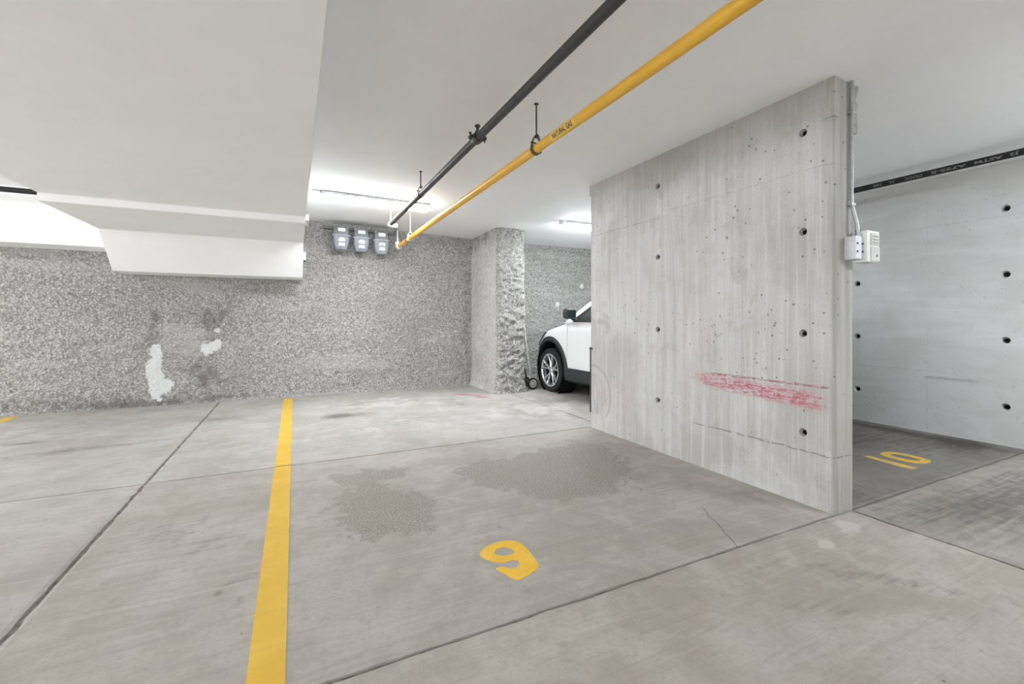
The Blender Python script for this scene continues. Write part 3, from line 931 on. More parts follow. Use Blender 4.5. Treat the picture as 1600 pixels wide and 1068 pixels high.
# ------------------------------------------------------------------ tube lamps
def lamp(x0, x1, y, label, drop=0.004):
    xm = (x0 + x1) / 2
    z = ceil_z(xm, y) - drop
    root = empty('tube_lamp', (xm, y, z))
    h = (x1 - x0) / 2
    bm = bmesh.new()
    prism(bm, [(-0.080, 0.001), (0.080, 0.001), (0.082, -0.028), (0.074, -0.036), (-0.074, -0.036), (-0.082, -0.028)], -h, h, 'X')
    bmesh.ops.recalc_face_normals(bm, faces=bm.faces[:])
    hs = obj('housing', bm, M['fix'], root)
    bm = bmesh.new()
    prism(bm, [(-0.070, -0.034), (0.070, -0.034), (0.066, -0.058), (0.054, -0.082), (0.034, -0.096), (-0.034, -0.096), (-0.054, -0.082), (-0.066, -0.058)], -h + 0.02, h - 0.02, 'X')
    bmesh.ops.recalc_face_normals(bm, faces=bm.faces[:])
    df = obj('diffuser', bm, M['lens'], root)
    df.data.materials.append(M['lens2'])
    for p in df.data.polygons:
        if abs(p.normal.z) < 0.6: p.material_index = 1
    for k in (-0.6, -0.2, 0.2, 0.6):
        for s in (-1, 1):
            bm = bmesh.new(); box(bm, (k * h - 0.012, s * 0.080 - 0.006, -0.046), (k * h + 0.012, s * 0.080 + 0.006, -0.012), 0.003)
            obj('clip', bm, M['fix'], hs)
    bm = bmesh.new(); lathe(bm, [(0, 0.001), (0.055, 0.001), (0.055, -0.045), (0.045, -0.055), (0, -0.055)], 'Z', 24, (-h - 0.05, 0, 0))
    obj('junction_cap', bm, M['wsteel'], root, False)
    for k in (-0.55, 0.55):
        bm = bmesh.new(); box(bm, (k * h - 0.015, -0.02, -0.004), (k * h + 0.015, 0.02, drop + 0.004), 0.003)
        obj('hanging_bracket', bm, M['wsteel'], root)
    tag(root, label, 'lamp', 'ceiling tube lamps')
    return root


lamp(0.285, 1.59, 5.77, 'lit tube lamp on the ceiling in front of the gas meters')
lamp(3.70, 5.0, 5.74, 'lit tube lamp on the ceiling above the white car')
lamp(-5.5, -4.2, 5.4, 'lit tube lamp on the ceiling in front of the white beam')
lamp(-4.6, -3.25, -0.6, 'added unseen tube lamp hung low over the aisle left of the bulkhead', 0.28)  # added lamp, out of view, gives light from the left aisle
lamp(4.0, 5.3, -0.2, 'added unseen tube lamp hung over the aisle before the bay behind the divider', 0.22)  # lamp added out of view to brighten the right wall
lamp(-1.2, 0.1, -3.7, 'added unseen tube lamp hung low over the aisle by the front wall', 0.28)  # unseen lamp added for general light behind the camera

# ------------------------------------------------------------------ yellow gas pipe
GX, GZ, GR = 1.51, 2.385, 0.033
gas = empty('gas_pipe', (GX, 7.30, GZ))
def sub(name, bm, mat, parent, smooth=True):
    """mesh built in world coordinates, parented to a root empty that only translates"""
    o = obj(name, bm, mat, parent, False)
    r = parent
    off = Vector((0, 0, 0))
    while r is not None:
        off += r.location; r = r.parent
    for v in o.data.vertices: v.co -= off
    if smooth: autosmooth(o)
    return o


bm = bmesh.new(); tube(bm, [(GX, 7.25, GZ), (GX, 0.0, GZ), (GX, FRONT_Y + 0.1, GZ)], GR, 28)
run = sub('pipe_run', bm, M['yellow'], gas)
bm = bmesh.new(); tube(bm, [(GX, 7.20, GZ), (GX, 7.28, GZ), (GX, 7.32, GZ + 0.012), (GX, 7.335, GZ + 0.05), (GX, 7.335, GZ + 0.08)], 0.042, 20, radii=[0.045, 0.045, 0.042, 0.040, 0.042])
sub('elbow', bm, M['wsteel'], gas)
bm = bmesh.new(); tube(bm, [(GX, 7.335, GZ + 0.05), (GX, 7.335, 2.64), (GX, 7.36, 2.668), (GX, 7.66, 2.668)], 0.020, 16)
sub('riser', bm, M['galv'], gas)
bm = bmesh.new(); lathe(bm, [(GR, -0.012), (GR + 0.006, -0.012), (GR + 0.006, 0.012), (GR, 0.012)], 'Y', 24, (GX, 6.62, GZ))
sub('coupling', bm, M['dsteel'], gas)
# sticker + lettering wrapped on the pipe, facing down to the left
def wrap_text(me, cx, cz, R, y0, a0, flip=1):
    for v in me.vertices:
        u, w = v.co.x, v.co.y
        a = a0 + flip * w / R
        v.co = Vector((cx - R * math.cos(a), y0 - flip * u, cz + R * math.sin(a)))


a0 = math.radians(-28)
bm = bmesh.new()
R2 = GR + 0.0006
rows = [[bm.verts.new((GX - R2 * math.cos(a), y, GZ + R2 * math.sin(a))) for a in [a0 - 0.75 + 1.5 * k / 12 for k in range(13)]] for y in (2.475, 2.20)]
for k in range(12): bm.faces.new((rows[0][k], rows[0][k + 1], rows[1][k + 1], rows[1][k]))
stk = sub('sticker', bm, M['sticker'], gas)
me = text_mesh('NATURAL GAS', 0.046)
w = max(v.co.x for v in me.vertices)
for v in me.vertices: v.co.x *= 0.225 / w
wrap_text(me, GX, GZ, GR + 0.0012, 2.452, a0)
for v in me.vertices: v.co -= gas.location
o = link('lettering', me, M['ink'], stk)
tag(gas, 'yellow gas pipe under the ceiling lettered NATURAL GAS', 'pipe')


def clevis(cx, y, cz, R, mat, label, ztop):
    root = empty('pipe_hanger', (cx, y, cz))
    bm = bmesh.new(); tube(bm, [(cx, y, cz + R * 2.6), (cx, y, ztop + 0.01)], 0.0055, 10)
    sub('rod', bm, mat, root)
    bm = bmesh.new(); lathe(bm, [(0.0, 0.0), (0.016, 0.0), (0.016, 0.006), (0, 0.006)], 'Z', 16, (cx, y, ztop - 0.004))
    sub('ceiling_anchor', bm, mat, root)
    # pear-shaped strap around the pipe
    bm = bmesh.new()
    prof = []
    for k in range(25):
        a = -PI / 2 + 2 * PI * k / 24
        rr = R + 0.004
        x = rr * math.cos(a); z = rr * math.sin(a)
        if z > 0: z *= 2.6; x *= (1 - 0.25 * (z / (2.6 * rr)))
        prof.append((x, z))
    for wdt, th in ((0.014, 0.0),):
        ring = []
        for x, z in prof[:-1]:
            n = Vector((x, 0, z)).normalized() * 0.005
            ring.append([bm.verts.new((cx + x + i * n.x, y + s, cz + z + i * n.z)) for s, i in ((-wdt, 0), (wdt, 0), (wdt, 1), (-wdt, 1))])
        m = len(ring)
        for k in range(m):
            A, B = ring[k], ring[(k + 1) % m]
            for j in range(4): bm.faces.new((A[j], A[(j + 1) % 4], B[(j + 1) % 4], B[j]))
    sub('strap', bm, mat, root, False)
    bm = bmesh.new(); tube(bm, [(cx - R - 0.012, y, cz + R * 1.2), (cx + R + 0.012, y, cz + R * 1.2)], 0.005, 10)
    sub('bolt', bm, mat, root)
    bm = bmesh.new(); lathe(bm, [(0, -0.006), (0.011, -0.006), (0.011, 0.006), (0, 0.006)], 'Z', 6, (cx, y, cz + R * 2.6 - 0.004))
    sub('nut', bm, mat, root, False)
    tag(root, label, 'hanger')
    return root


clevis(GX, 2.71, GZ, GR, M['dsteel'], 'dark steel clevis hanger holding the yellow gas pipe near its lettering', CEIL)
clevis(GX, 6.46, GZ, GR, M['wsteel'], 'white painted clevis hanger holding the end of the yellow gas pipe', ceil_z(GX, 6.46))

# ------------------------------------------------------------------ black pipe beside it
BX, BZ, BR = 1.147, 2.467, 0.0275
bp = empty('steel_pipe', (BX, 6.05, BZ))
bm = bmesh.new(); tube(bm, [(BX, 6.04, BZ), (BX, 0, BZ), (BX, FRONT_Y + 0.1, BZ)], BR, 24)
sub('pipe_run', bm, M['black'], bp)
bm = bmesh.new(); tube(bm, [(BX, 5.97, BZ), (BX, 6.05, BZ), (BX + 0.01, 6.085, BZ), (BX + 0.05, 6.095, BZ), (BX + 0.10, 6.095, BZ)], 0.034, 18, radii=[0.036, 0.034, 0.032, 0.026, 0.030])
sub('elbow', bm, M['wsteel'], bp)
bm = bmesh.new(); tube(bm, [(BX, 6.02, BZ), (BX, 6.02, ceil_z(BX, 6.02) + 0.01)], 0.006, 10)
sub('hanger_rod', bm, M['wsteel'], bp)
# grooved coupling with bolts and an upright plug
cy = 2.90
bm = bmesh.new(); lathe(bm, [(BR, -0.034), (BR + 0.010, -0.034), (BR + 0.013, -0.012), (BR + 0.013, 0.012), (BR + 0.010, 0.034), (BR, 0.034)], 'Y', 28, (BX, cy, BZ))
cp = sub('coupling', bm, M['dsteel'], bp)
for s in (-1, 1):
    bm = bmesh.new(); box(bm, (BX + s * (BR + 0.02) - 0.014, cy - 0.022, BZ - 0.010), (BX + s * (BR + 0.02) + 0.014, cy + 0.022, BZ + 0.010), 0.004)
    sub('coupling_lug', bm, M['dsteel'], cp, False)
    bm = bmesh.new(); tube(bm, [(BX + s * (BR + 0.026), cy, BZ - 0.024), (BX + s * (BR + 0.026), cy, BZ + 0.030)], 0.005, 8)
    lathe(bm, [(0, 0.020), (0.010, 0.020), (0.010, 0.030), (0, 0.030)], 'Z', 6, (BX + s * (BR + 0.026), cy, BZ))
    sub('coupling_bolt', bm, M['dsteel'], cp, False)
bm = bmesh.new(); lathe(bm, [(0.016, BR), (0.016, BR + 0.02), (0.011, BR + 0.025), (0.011, BR + 0.050), (0.020, BR + 0.052), (0.020, BR + 0.060), (0.012, BR + 0.066), (0, BR + 0.066)], 'Z', 14, (BX, cy, BZ))
sub('bleed_plug', bm, M['dsteel'], cp)
tag(bp, 'black steel pipe running beside the yellow gas pipe under the ceiling', 'pipe')
clevis(BX, 4.455, BZ, BR, M['dsteel'], 'thin steel clevis hanger holding the black pipe in front of the tube lamp', CEIL)

# ------------------------------------------------------------------ sprinkler pipes
SX, SZ, SR = 5.50, 2.612, 0.030
sp = empty('sprinkler_pipe', (SX, 7.2, SZ))
bm = bmesh.new(); tube(bm, [(SX, 7.2, SZ), (SX, 0, SZ), (SX, FRONT_Y + 0.1, SZ)], SR, 24)
r1 = sub('pipe_run', bm, M['sprink'], sp)
for body, ya, yb in (('J2', 1.505, 1.56), ('ASTM', 1.60, 1.79), ('A795-E', 1.83, 2.10), ('OEADC', 2.14, 2.30), ('.N.', 2.36, 2.42), ('100', 2.47, 2.56), ('100', 2.86, 2.96)):
    # upside-down print: reads towards the divider, letters hang downwards
    me = text_mesh(body, 0.034)
    w = max(v.co.x for v in me.vertices)
    for v in me.vertices: v.co.x *= (yb - ya) * 0.92 / w
    wrap_text(me, SX, SZ, SR + 0.0008, ya, math.radians(-14), -1)
    for v in me.vertices: v.co -= sp.location
    link('lettering', me, M['print'], r1)
tag(sp, 'black sprinkler pipe with upside-down pale print along the right wall', 'pipe')
for y in (0.9, 4.6):
    bm = bmesh.new(); tube(bm, [(SX, y, SZ + SR - 0.002), (SX, y, CEIL + 0.01)], 0.006, 10)
    sub('hanger_rod', bm, M['dsteel'], sp)
sp2 = empty('sprinkler_pipe', (-2.2, 6.83, 2.63))
bm = bmesh.new(); tube(bm, [(LEFT_X + 0.02, 6.83, 2.63), (-5, 6.83, 2.63), (-2.07, 6.83, 2.63)], 0.03, 20)
sub('pipe_run', bm, M['sprink'], sp2)
for x in (-6.0, -4.4):
    bm = bmesh.new(); tube(bm, [(x, 6.83, 2.655), (x, 6.83, ceil_z(x, 6.83) + 0.01)], 0.006, 10)
    sub('hanger_rod', bm, M['dsteel'], sp2)
tag(sp2, 'black sprinkler pipe in front of the white beam', 'pipe')

# ------------------------------------------------------------------ gas meters and manifold
MY = 7.52
def rrect(w, d, n=5, r=0.25):
    """rounded rectangle loop (x,y), half sizes w,d"""
    rr = min(w, d) * 2 * r
    out = []
    for cx, cy, a0 in ((w - rr, d - rr, 0), (-w + rr, d - rr, PI / 2), (-w + rr, -d + rr, PI), (w - rr, -d + rr, 3 * PI / 2)):
        for k in range(n): 
            a = a0 + PI / 2 * k / (n - 1)
            out.append((cx + rr * math.cos(a), cy + rr * math.sin(a)))
    return out


def loft(bm, secs, n=5, r=0.25):
    rows = []
    for z, w, d in secs: rows.append([bm.verts.new((x, y, z)) for x, y in rrect(w, d, n, r)])
    m = len(rows[0])
    for i in range(len(rows) - 1):
        for k in range(m): bm.faces.new((rows[i][k], rows[i][(k + 1) % m], rows[i + 1][(k + 1) % m], rows[i + 1][k]))
    bm.faces.new(rows[0]); bm.faces.new(rows[-1])
    return bm


def meter(x, zb, label, window):
    root = empty('gas_meter', (x, MY, zb))
    bm = bmesh.new(); loft(bm, [(0.0, 0.070, 0.050), (0.012, 0.085, 0.062), (0.09, 0.112, 0.082), (0.185, 0.122, 0.090), (0.2, 0.124, 0.090)])
    lo = autosmooth(obj('lower_housing', bm, M['gmet'], root))
    bm = bmesh.new(); loft(bm, [(0.195, 0.138, 0.100), (0.198, 0.142, 0.104), (0.222, 0.142, 0.104), (0.226, 0.138, 0.100)])
    fl = obj('flange', bm, M['gmet'], root)
    for k in (-1, 1):
        for xx in (-0.10, -0.035, 0.035, 0.10):
            bm = bmesh.new(); lathe(bm, [(0, -0.016), (0.007, -0.016), (0.007, 0.016), (0, 0.016)], 'Z', 6, (xx, k * 0.096, 0.21))
            obj('bolt', bm, M['gmet2'], fl)
    bm = bmesh.new(); loft(bm, [(0.224, 0.124, 0.088), (0.30, 0.112, 0.080), (0.345, 0.098, 0.070), (0.358, 0.085, 0.060)])
    autosmooth(obj('upper_housing', bm, M['gmet2'], root))
    for (z0, z1, w, nm) in ((0.275, 0.325, 0.052, 'badge'), (0.115, 0.178, 0.047, 'index_window'), (0.050, 0.096, 0.045, 'badge')):
        bm = bmesh.new()
        if nm == 'index_window':
            top = [(-w, z0), (w, z0), (w, z1 - 0.025), (w * 0.7, z1 - 0.006), (w * 0.3, z1), (-w * 0.3, z1), (-w * 0.7, z1 - 0.006), (-w, z1 - 0.025)]
            if window: top = [(-w, z0), (w, z0), (w, z1 - 0.012), (-w, z1 - 0.012)]
            fr = bmesh.new(); prism(fr, [(a * 1.12, z0 - 0.006 if b == z0 else b + 0.006) for a, b in top], -0.100, -0.070, 'Y')
            f0 = obj('index_box', fr, M['gmet2'], root)
            prism(bm, top, -0.104, -0.098, 'Y')
            obj(nm, bm, M['badge'], f0)
            # dial strip and digit line
            b3 = bmesh.new(); box(b3, (-w * 0.7, -0.1052, z0 + 0.012), (w * 0.7, -0.103, z0 + 0.022)); obj('dial_strip', b3, M['gmet'] if not window else M['ink'], f0)
        else:
            prism(bm, [(-w, z0), (w, z0), (w, z1), (-w, z1)], -0.092 if z0 < 0.2 else -0.091, -0.055, 'Y')
            bd = obj(nm, bm, M['badge'], root)
            b3 = bmesh.new(); box(b3, (-w * 0.7, (-0.0928 if z0 < 0.2 else -0.0918), z0 + 0.014), (w * 0.6, -0.09, z0 + 0.019)); obj('print_line', b3, M['gmet'], bd)
    for s in (-1, 1):
        bm = bmesh.new(); tube(bm, [(s * 0.082, 0, 0.33), (s * 0.082, 0, 0.365), (s * 0.082, 0.012, 0.380), (s * 0.082, 0.142, 0.384)], 0.020, 14)
        ip = autosmooth(obj('inlet_pipe', bm, M['galv'], root))
        bm = bmesh.new(); lathe(bm, [(0.020, 0.328), (0.030, 0.328), (0.030, 0.360), (0.020, 0.360)], 'Z', 8, (s * 0.082, 0, 0))
        obj('union_nut', bm, M['galv'], ip)
    tag(root, label, 'gas meter', 'gas meters in a row on the back wall')
    return root


meter(0.665, 2.31, 'grey gas meter of three, the one nearest the white bulkhead', False)
meter(0.965, 2.295, 'grey gas meter hanging between the other two meters', False)
meter(1.280, 2.28, 'grey gas meter of three, the one nearest the yellow gas pipe', True)
man = empty('gas_manifold', (0.5, 7.68, 2.67))
bm = bmesh.new(); tube(bm, [(0.42, 7.68, 2.68), (1.55, 7.68, 2.665)], 0.022, 16)
sub('header_pipe', bm, M['gmet2'], man)
for x in (0.50, 1.12, 1.42):
    bm = bmesh.new(); tube(bm, [(x, 7.68, 2.67), (x, 7.86, 2.67)], 0.012, 10)
    sub('bracket', bm, M['dsteel'], man)
tag(man, 'grey gas manifold pipe above the three meters', 'pipe')
wb = empty('junction_box', (0.135, 7.45, 2.10))
bm = bmesh.new(); box(bm, (0.108, 7.39, 2.10), (0.155, 7.49, 2.22), 0.006)
sub('body', bm, M['boxwhite'], wb, False)
bm = bmesh.new(); tube(bm, [(0.135, 7.44, 2.102), (0.135, 7.44, 2.075)], 0.010, 10)
sub('cable_gland', bm, M['ink'], wb)
tag(wb, 'small white junction box on the side of the bulkhead', 'junction box')

# ------------------------------------------------------------------ conduit and outlet on the divider's end
cd = empty('conduit', (3.146, 1.575, 1.70))
bm = bmesh.new(); tube(bm, [(3.146, 1.583, 2.71), (3.146, 1.583, 1.95), (3.148, 1.578, 1.90), (3.160, 1.560, 1.80), (3.162, 1.556, 1.715)], 0.0105, 14)
cdr = sub('tube', bm, M['galv'], cd)
for z in (2.50, 1.925):
    bm = bmesh.new(); box(bm, (3.128, 1.570, z - 0.008), (3.172, 1.602, z + 0.008), 0.004)
    sub('strap', bm, M['galv'], cd, False)
bm = bmesh.new(); lathe(bm, [(0.0105, 0), (0.015, 0), (0.015, 0.028), (0.0105, 0.028)], 'Z', 14, (3.162, 1.556, 1.712))
sub('connector', bm, M['galv'], cd)
tag(cd, 'thin galvanised conduit down the end of the divider wall', 'conduit')
ob = empty('outlet_box', (3.13, 1.57, 1.57))
bm = bmesh.new(); box(bm, (3.098, 1.535, 1.575), (3.185, 1.604, 1.718), 0.006)
sub('body', bm, M['boxgrey'], ob, False)
for x in (3.112, 3.168):
    for z in (1.622, 1.672):
        bm = bmesh.new(); lathe(bm, [(0, -0.004), (0.006, -0.004), (0.006, 0.004), (0, 0.004)], 'Y', 12, (x, 1.5345, z))
        sub('screw_hole', bm, M['ink'], ob)
tag(ob, 'grey cast outlet box at the foot of the conduit', 'outlet box')
tb = empty('timer_box', (3.24, 1.55, 1.57))
bm = bmesh.new(); box(bm, (3.178, 1.512, 1.560), (3.315, 1.600, 1.755), 0.007)
sub('body', bm, M['boxwhite'], tb, False)
bm = bmesh.new(); box(bm, (3.212, 1.506, 1.665), (3.302, 1.5135, 1.738), 0.003)
lidp = sub('label_plate', bm, M['boxface'], tb, False)
for z in (1.720, 1.700, 1.680):
    bm = bmesh.new(); box(bm, (3.225, 1.5045, z - 0.003), (3.288, 1.5062, z + 0.003)); sub('print_line', bm, M['gmet'], lidp, False)
bm = bmesh.new(); box(bm, (3.212, 1.506, 1.566), (3.308, 1.5135, 1.655), 0.003)
lid = sub('lid', bm, M['boxface'], tb, False)
bm = bmesh.new(); box(bm, (3.268, 1.504, 1.592), (3.276, 1.507, 1.608)); sub('keyhole', bm, M['ink'], lid, False)
tag(tb, 'ivory plastic control box beside the outlet box on the divider end', 'control box')

cg = empty('corner_guard', (DX0 + 0.01, DY1 + 0.01, 0.17))
bm = bmesh.new(); box(bm, (DX0 - 0.004, DY1 - 0.002, 0.17), (DX0 + 0.08, DY1 + 0.020, 0.88), 0.003)
sub('rubber_strip', bm, M['trimblk'], cg, False)
bm = bmesh.new(); box(bm, (DX0 - 0.010, DY1 - 0.025, 0.868), (DX0 + 0.04, DY1 + 0.022, 0.892), 0.003)
sub('fixing_clip', bm, M['trimblk'], cg, False)
tag(cg, 'black rubber guard strip on the far corner of the divider wall', 'corner guard')

# ------------------------------------------------------------------ folded hand cart behind the pier
ct = empty('hand_cart', (3.62, 6.93, 0.0))
for s in (-0.10, 0.10):
    bm = bmesh.new(); tube(bm, [(3.72, 6.93 + s + 0.02, 0.12), (3.635, 6.93 + s + 0.02, 0.62), (3.575, 6.93 + s + 0.02, 1.12), (3.56, 6.93 + s * 0.8 + 0.02, 1.16)], 0.011, 12)
    sub('frame_tube', bm, M['tin'], ct)
bm = bmesh.new(); tube(bm, [(3.56, 6.93 - 0.075, 1.16), (3.558, 6.95, 1.18), (3.56, 7.045, 1.16)], 0.013, 12)
sub('handle', bm, M['rubber'], ct)
bm = bmesh.new(); tube(bm, [(3.715, 6.76, 0.098), (3.715, 7.14, 0.098)], 0.008, 10)
sub('axle', bm, M['tin'], ct)
bm = bmesh.new()
prism(bm, [(3.53, 0.03), (3.66, 0.03), (3.655, 0.16), (3.60, 0.38), (3.53, 0.44)], 6.87, 6.90, 'Y')
sub('folded_base', bm, M['brown'], ct, False)
for yw in (6.795, 7.105):
    c = (3.715, yw, 0.098)
    bm = bmesh.new(); lathe(bm, [(0.070, -0.014), (0.090, -0.016), (0.098, -0.008), (0.098, 0.008), (0.090, 0.016), (0.070, 0.014), (0.070, -0.014)], 'Y', 30, c)
    wh = sub('wheel', bm, M['rubber'], ct)
    bm = bmesh.new(); lathe(bm, [(0.060, -0.012), (0.071, -0.0145), (0.071, 0.0145), (0.060, 0.012), (0.060, -0.012)], 'Y', 30, c)
    sub('rim', bm, M['tin'], wh)
    bm = bmesh.new(); lathe(bm, [(0, -0.02), (0.016, -0.018), (0.016, 0.018), (0, 0.02)], 'Y', 16, c)
    sub('hub', bm, M['tin'], wh)
    for k in range(8):
        a = 2 * PI * k / 8
        bm = bmesh.new(); tube(bm, [(c[0] + 0.012 * math.cos(a), c[1] - 0.008, c[2] + 0.012 * math.sin(a)), (c[0] + 0.064 * math.cos(a + 0.35), c[1] - 0.008, c[2] + 0.064 * math.sin(a + 0.35))], 0.0045, 8)
        sub('spoke', bm, M['tin'], wh)
tag(ct, 'folded hand cart with spoked wheels leaning behind the pier', 'cart')

# ------------------------------------------------------------------ white car, nose to the back wall
CX, NOSE = 4.745, 7.20
car = empty('car', (CX, NOSE - 2.2, 0))


def cw(x, u, z): return (x, 2.2 - u, z)     # car-local: x across, u metres behind the nose


def half_loft(secs, name, mat, parent, sub_lv=2, close=True):
    bm = bmesh.new()
    rows = []
    for u, prof in secs:
        left = [bm.verts.new(cw(-x, u, z)) for x, z in prof]
        right = [left[i] if prof[i][0] < 1e-6 else bm.verts.new(cw(prof[i][0], u, prof[i][1])) for i in range(len(prof))]
        rows.append(left + right[::-1][1:-1] if prof[-1][0] < 1e-6 and prof[0][0] < 1e-6 else left + right[::-1])
    m = len(rows[0])
    for i in range(len(rows) - 1):
        for k in range(m):
            bm.faces.new((rows[i][k], rows[i][(k + 1) % m], rows[i + 1][(k + 1) % m], rows[i + 1][k]))
    bm.faces.new(rows[0]); bm.faces.new(rows[-1])
    o = obj(name, bm, mat, parent)
    if sub_lv: apply_subsurf(o, sub_lv)
    return o


def body_prof(wb, zb, ws, zs, zh, zc, wt=0.74):
    # floor centre, floor edge, sill, waist, shoulder, hood edge, crown
    return [(0, zb), (wb * 0.9, zb), (wb, zb + 0.10), (ws, zs * 0.62 + zb * 0.38), (ws, zs * 0.86), (ws * 0.97, zs), (ws * wt, zh), (0, zc)]


secs = [
    (0.00, body_prof(0.55, 0.34, 0.56, 0.70, 0.78, 0.80)),
    (0.04, body_prof(0.62, 0.30, 0.64, 0.76, 0.84, 0.86)),
    (0.16, body_prof(0.76, 0.28, 0.78, 0.86, 0.93, 0.95)),
    (0.36, body_prof(0.85, 0.27, 0.865, 0.95, 1.01, 1.03)),
    (0.62, body_prof(0.89, 0.27, 0.90, 1.03, 1.075, 1.09)),
    (0.95, body_prof(0.90, 0.27, 0.905, 1.10, 1.135, 1.15)),
    (1.25, body_prof(0.895, 0.27, 0.90, 1.15, 1.18, 1.19)),
    (1.70, body_prof(0.89, 0.27, 0.90, 1.16, 1.20, 1.21)),
    (2.40, body_prof(0.89, 0.27, 0.90, 1.17, 1.21, 1.22)),
    (3.20, body_prof(0.89, 0.27, 0.90, 1.18, 1.22, 1.23)),
    (3.80, body_prof(0.88, 0.29, 0.885, 1.18, 1.22, 1.23)),
    (4.15, body_prof(0.80, 0.34, 0.83, 1.16, 1.20, 1.21)),
    (4.32, body_prof(0.72, 0.38, 0.76, 1.06, 1.10, 1.11)),
    (4.35, body_prof(0.62, 0.44, 0.68, 0.98, 1.02, 1.03)),
]
body = half_loft(secs, 'body', M['car'], car, 2)
FW, RW, WR, WZ = 0.76, 3.38, 0.362, 0.36
cb = bmesh.new()
for u in (FW, RW):
    lathe(cb, [(0, -1.2), (0.475, -1.2), (0.475, -0.60), (0, -0.60)], 'X', 40, cw(0, u, WZ + 0.04))
    lathe(cb, [(0, 0.60), (0.475, 0.60), (0.475, 1.2), (0, 1.2)], 'X', 40, cw(0, u, WZ + 0.04))
bmesh.ops.recalc_face_normals(cb, faces=cb.faces[:])
boolean_cut(body, cb)
autosmooth(body, 40)
body.data.materials.clear(); body.data.materials.append(M['car'])


def surf_x(u, z):
    """approx. half width of body side at u,z"""
    us = [s[0] for s in secs]
    i = max(0, min(len(us) - 2, int(np.searchsorted(us, u)) - 1))
    t = (u - us[i]) / (us[i + 1] - us[i])
    def at(pr):
        q = pr[1:6]
        zz = [p[1] for p in q]; xx = [p[0] for p in q]
        return float(np.interp(z, zz, xx))
    return at(secs[i][1]) * (1 - t) + at(secs[i + 1][1]) * t


# wheel-arch cladding, wells, sills
for s in (-1, 1):
    for u0 in (FW, RW):
        bm = bmesh.new()
        rows = []
        for k in range(33):
            a = math.radians(-14 + 208 * k / 32)
            row = []
            for r, off in ((0.450, -0.05), (0.450, 0.010), (0.462, 0.016), (0.515, 0.014), (0.528, 0.004), (0.528, -0.05)):
                uu = u0 - r * math.cos(a) * (1 if True else 1); z = WZ + 0.04 + r * math.sin(a)
                z = max(z, 0.27)
                x = surf_x(min(max(uu, 0.1), 4.3), z) + off
                row.append(bm.verts.new(cw(s * x, uu, z)))
            rows.append(row)
        for i in range(32):
            for k in range(5): bm.faces.new((rows[i][k], rows[i][k + 1], rows[i + 1][k + 1], rows[i + 1][k]))
        autosmooth(obj('arch_cladding', bm, M['trimblk'], car), 50)
        bm = bmesh.new()
        lathe(bm, [(0.456, 0.0), (0.456, 0.27), (0, 0.27)], 'X', 36, (0, 0, 0))
        for v in bm.verts:
            v.co = Vector(cw(s * (0.885 - v.co.x), u0, WZ + 0.04)) + Vector((0, v.co.y, v.co.z))
        obj('wheel_well', bm, M['dark'], car)
    bm = bmesh.new()
    us = np.linspace(FW + 0.46, RW - 0.46, 12)
    rows = [[bm.verts.new(cw(s * (surf_x(u, 0.4) + dx), u, z)) for dx, z in ((-0.12, 0.25), (-0.01, 0.25), (0.012, 0.30), (0.016, 0.40), (0.010, 0.445), (-0.06, 0.45))] for u in us]
    for i in range(len(us) - 1):
        for k in range(5): bm.faces.new((rows[i][k], rows[i][k + 1], rows[i + 1][k + 1], rows[i + 1][k]))
    autosmooth(obj('sill_cladding', bm, M['trimblk'], car), 60)
bm = bmesh.new(); box(bm, cw(-0.80, 4.25, 0.20), cw(0.80, 0.25, 0.30), 0.02)
obj('underbody', bm, M['dark'], car)

# greenhouse
def gx(z): return 0.875 - max(0, z - 1.15) * 0.42
side = [(1.12, 1.14), (1.45, 1.355), (1.72, 1.515), (2.0, 1.60), (2.4, 1.635), (3.2, 1.63), (3.7, 1.585), (3.95, 1.45), (4.2, 1.14)]
bm = bmesh.new()
Lr = [bm.verts.new(cw(-gx(z), u, z)) for u, z in side]; Rr = [bm.verts.new(cw(gx(z), u, z)) for u, z in side]
Lm = [bm.verts.new(cw(-gx(z) * 0.55, u - 0.05 * (1 if i < 4 else -1), z + 0.03)) for i, (u, z) in enumerate(side)]
Rm = [bm.verts.new(cw(gx(z) * 0.55, u - 0.05 * (1 if i < 4 else -1), z + 0.03)) for i, (u, z) in enumerate(side)]
bm.faces.new(Lr); bm.faces.new(Rr[::-1])
n = len(side)
for i in range(n - 1):
    bm.faces.new((Lr[i], Lm[i], Lm[i + 1], Lr[i + 1])); bm.faces.new((Lm[i], Rm[i], Rm[i + 1], Lm[i + 1])); bm.faces.new((Rm[i], Rr[i], Rr[i + 1], Rm[i + 1]))
bm.faces.new((Lr[0], Lr[-1], Lm[-1], Rm[-1], Rr[-1], Rr[0], Rm[0], Lm[0]))
bmesh.ops.recalc_face_normals(bm, faces=bm.faces[:])
bmesh.ops.bevel(bm, geom=[e for e in bm.edges if len(e.link_faces) == 2 and e.calc_face_angle(0) > 0.6], offset=0.025, segments=3, affect='EDGES')
autosmooth(obj('cabin', bm, M['car'], car), 40)


def side_panel(name, pts, off0, off1, mat, parent=None):
    for s in (-1, 1):
        bm = bmesh.new()
        A = [bm.verts.new(cw(s * (gx(z) + off0), u, z)) for u, z in pts]; B = [bm.verts.new(cw(s * (gx(z) + off1), u, z)) for u, z in pts]
        bm.faces.new(A); bm.faces.new(B[::-1])
        for i in range(len(pts)): bm.faces.new((A[i], B[i], B[(i + 1) % len(pts)], A[(i + 1) % len(pts)]))
        obj(name, bm, mat, car)


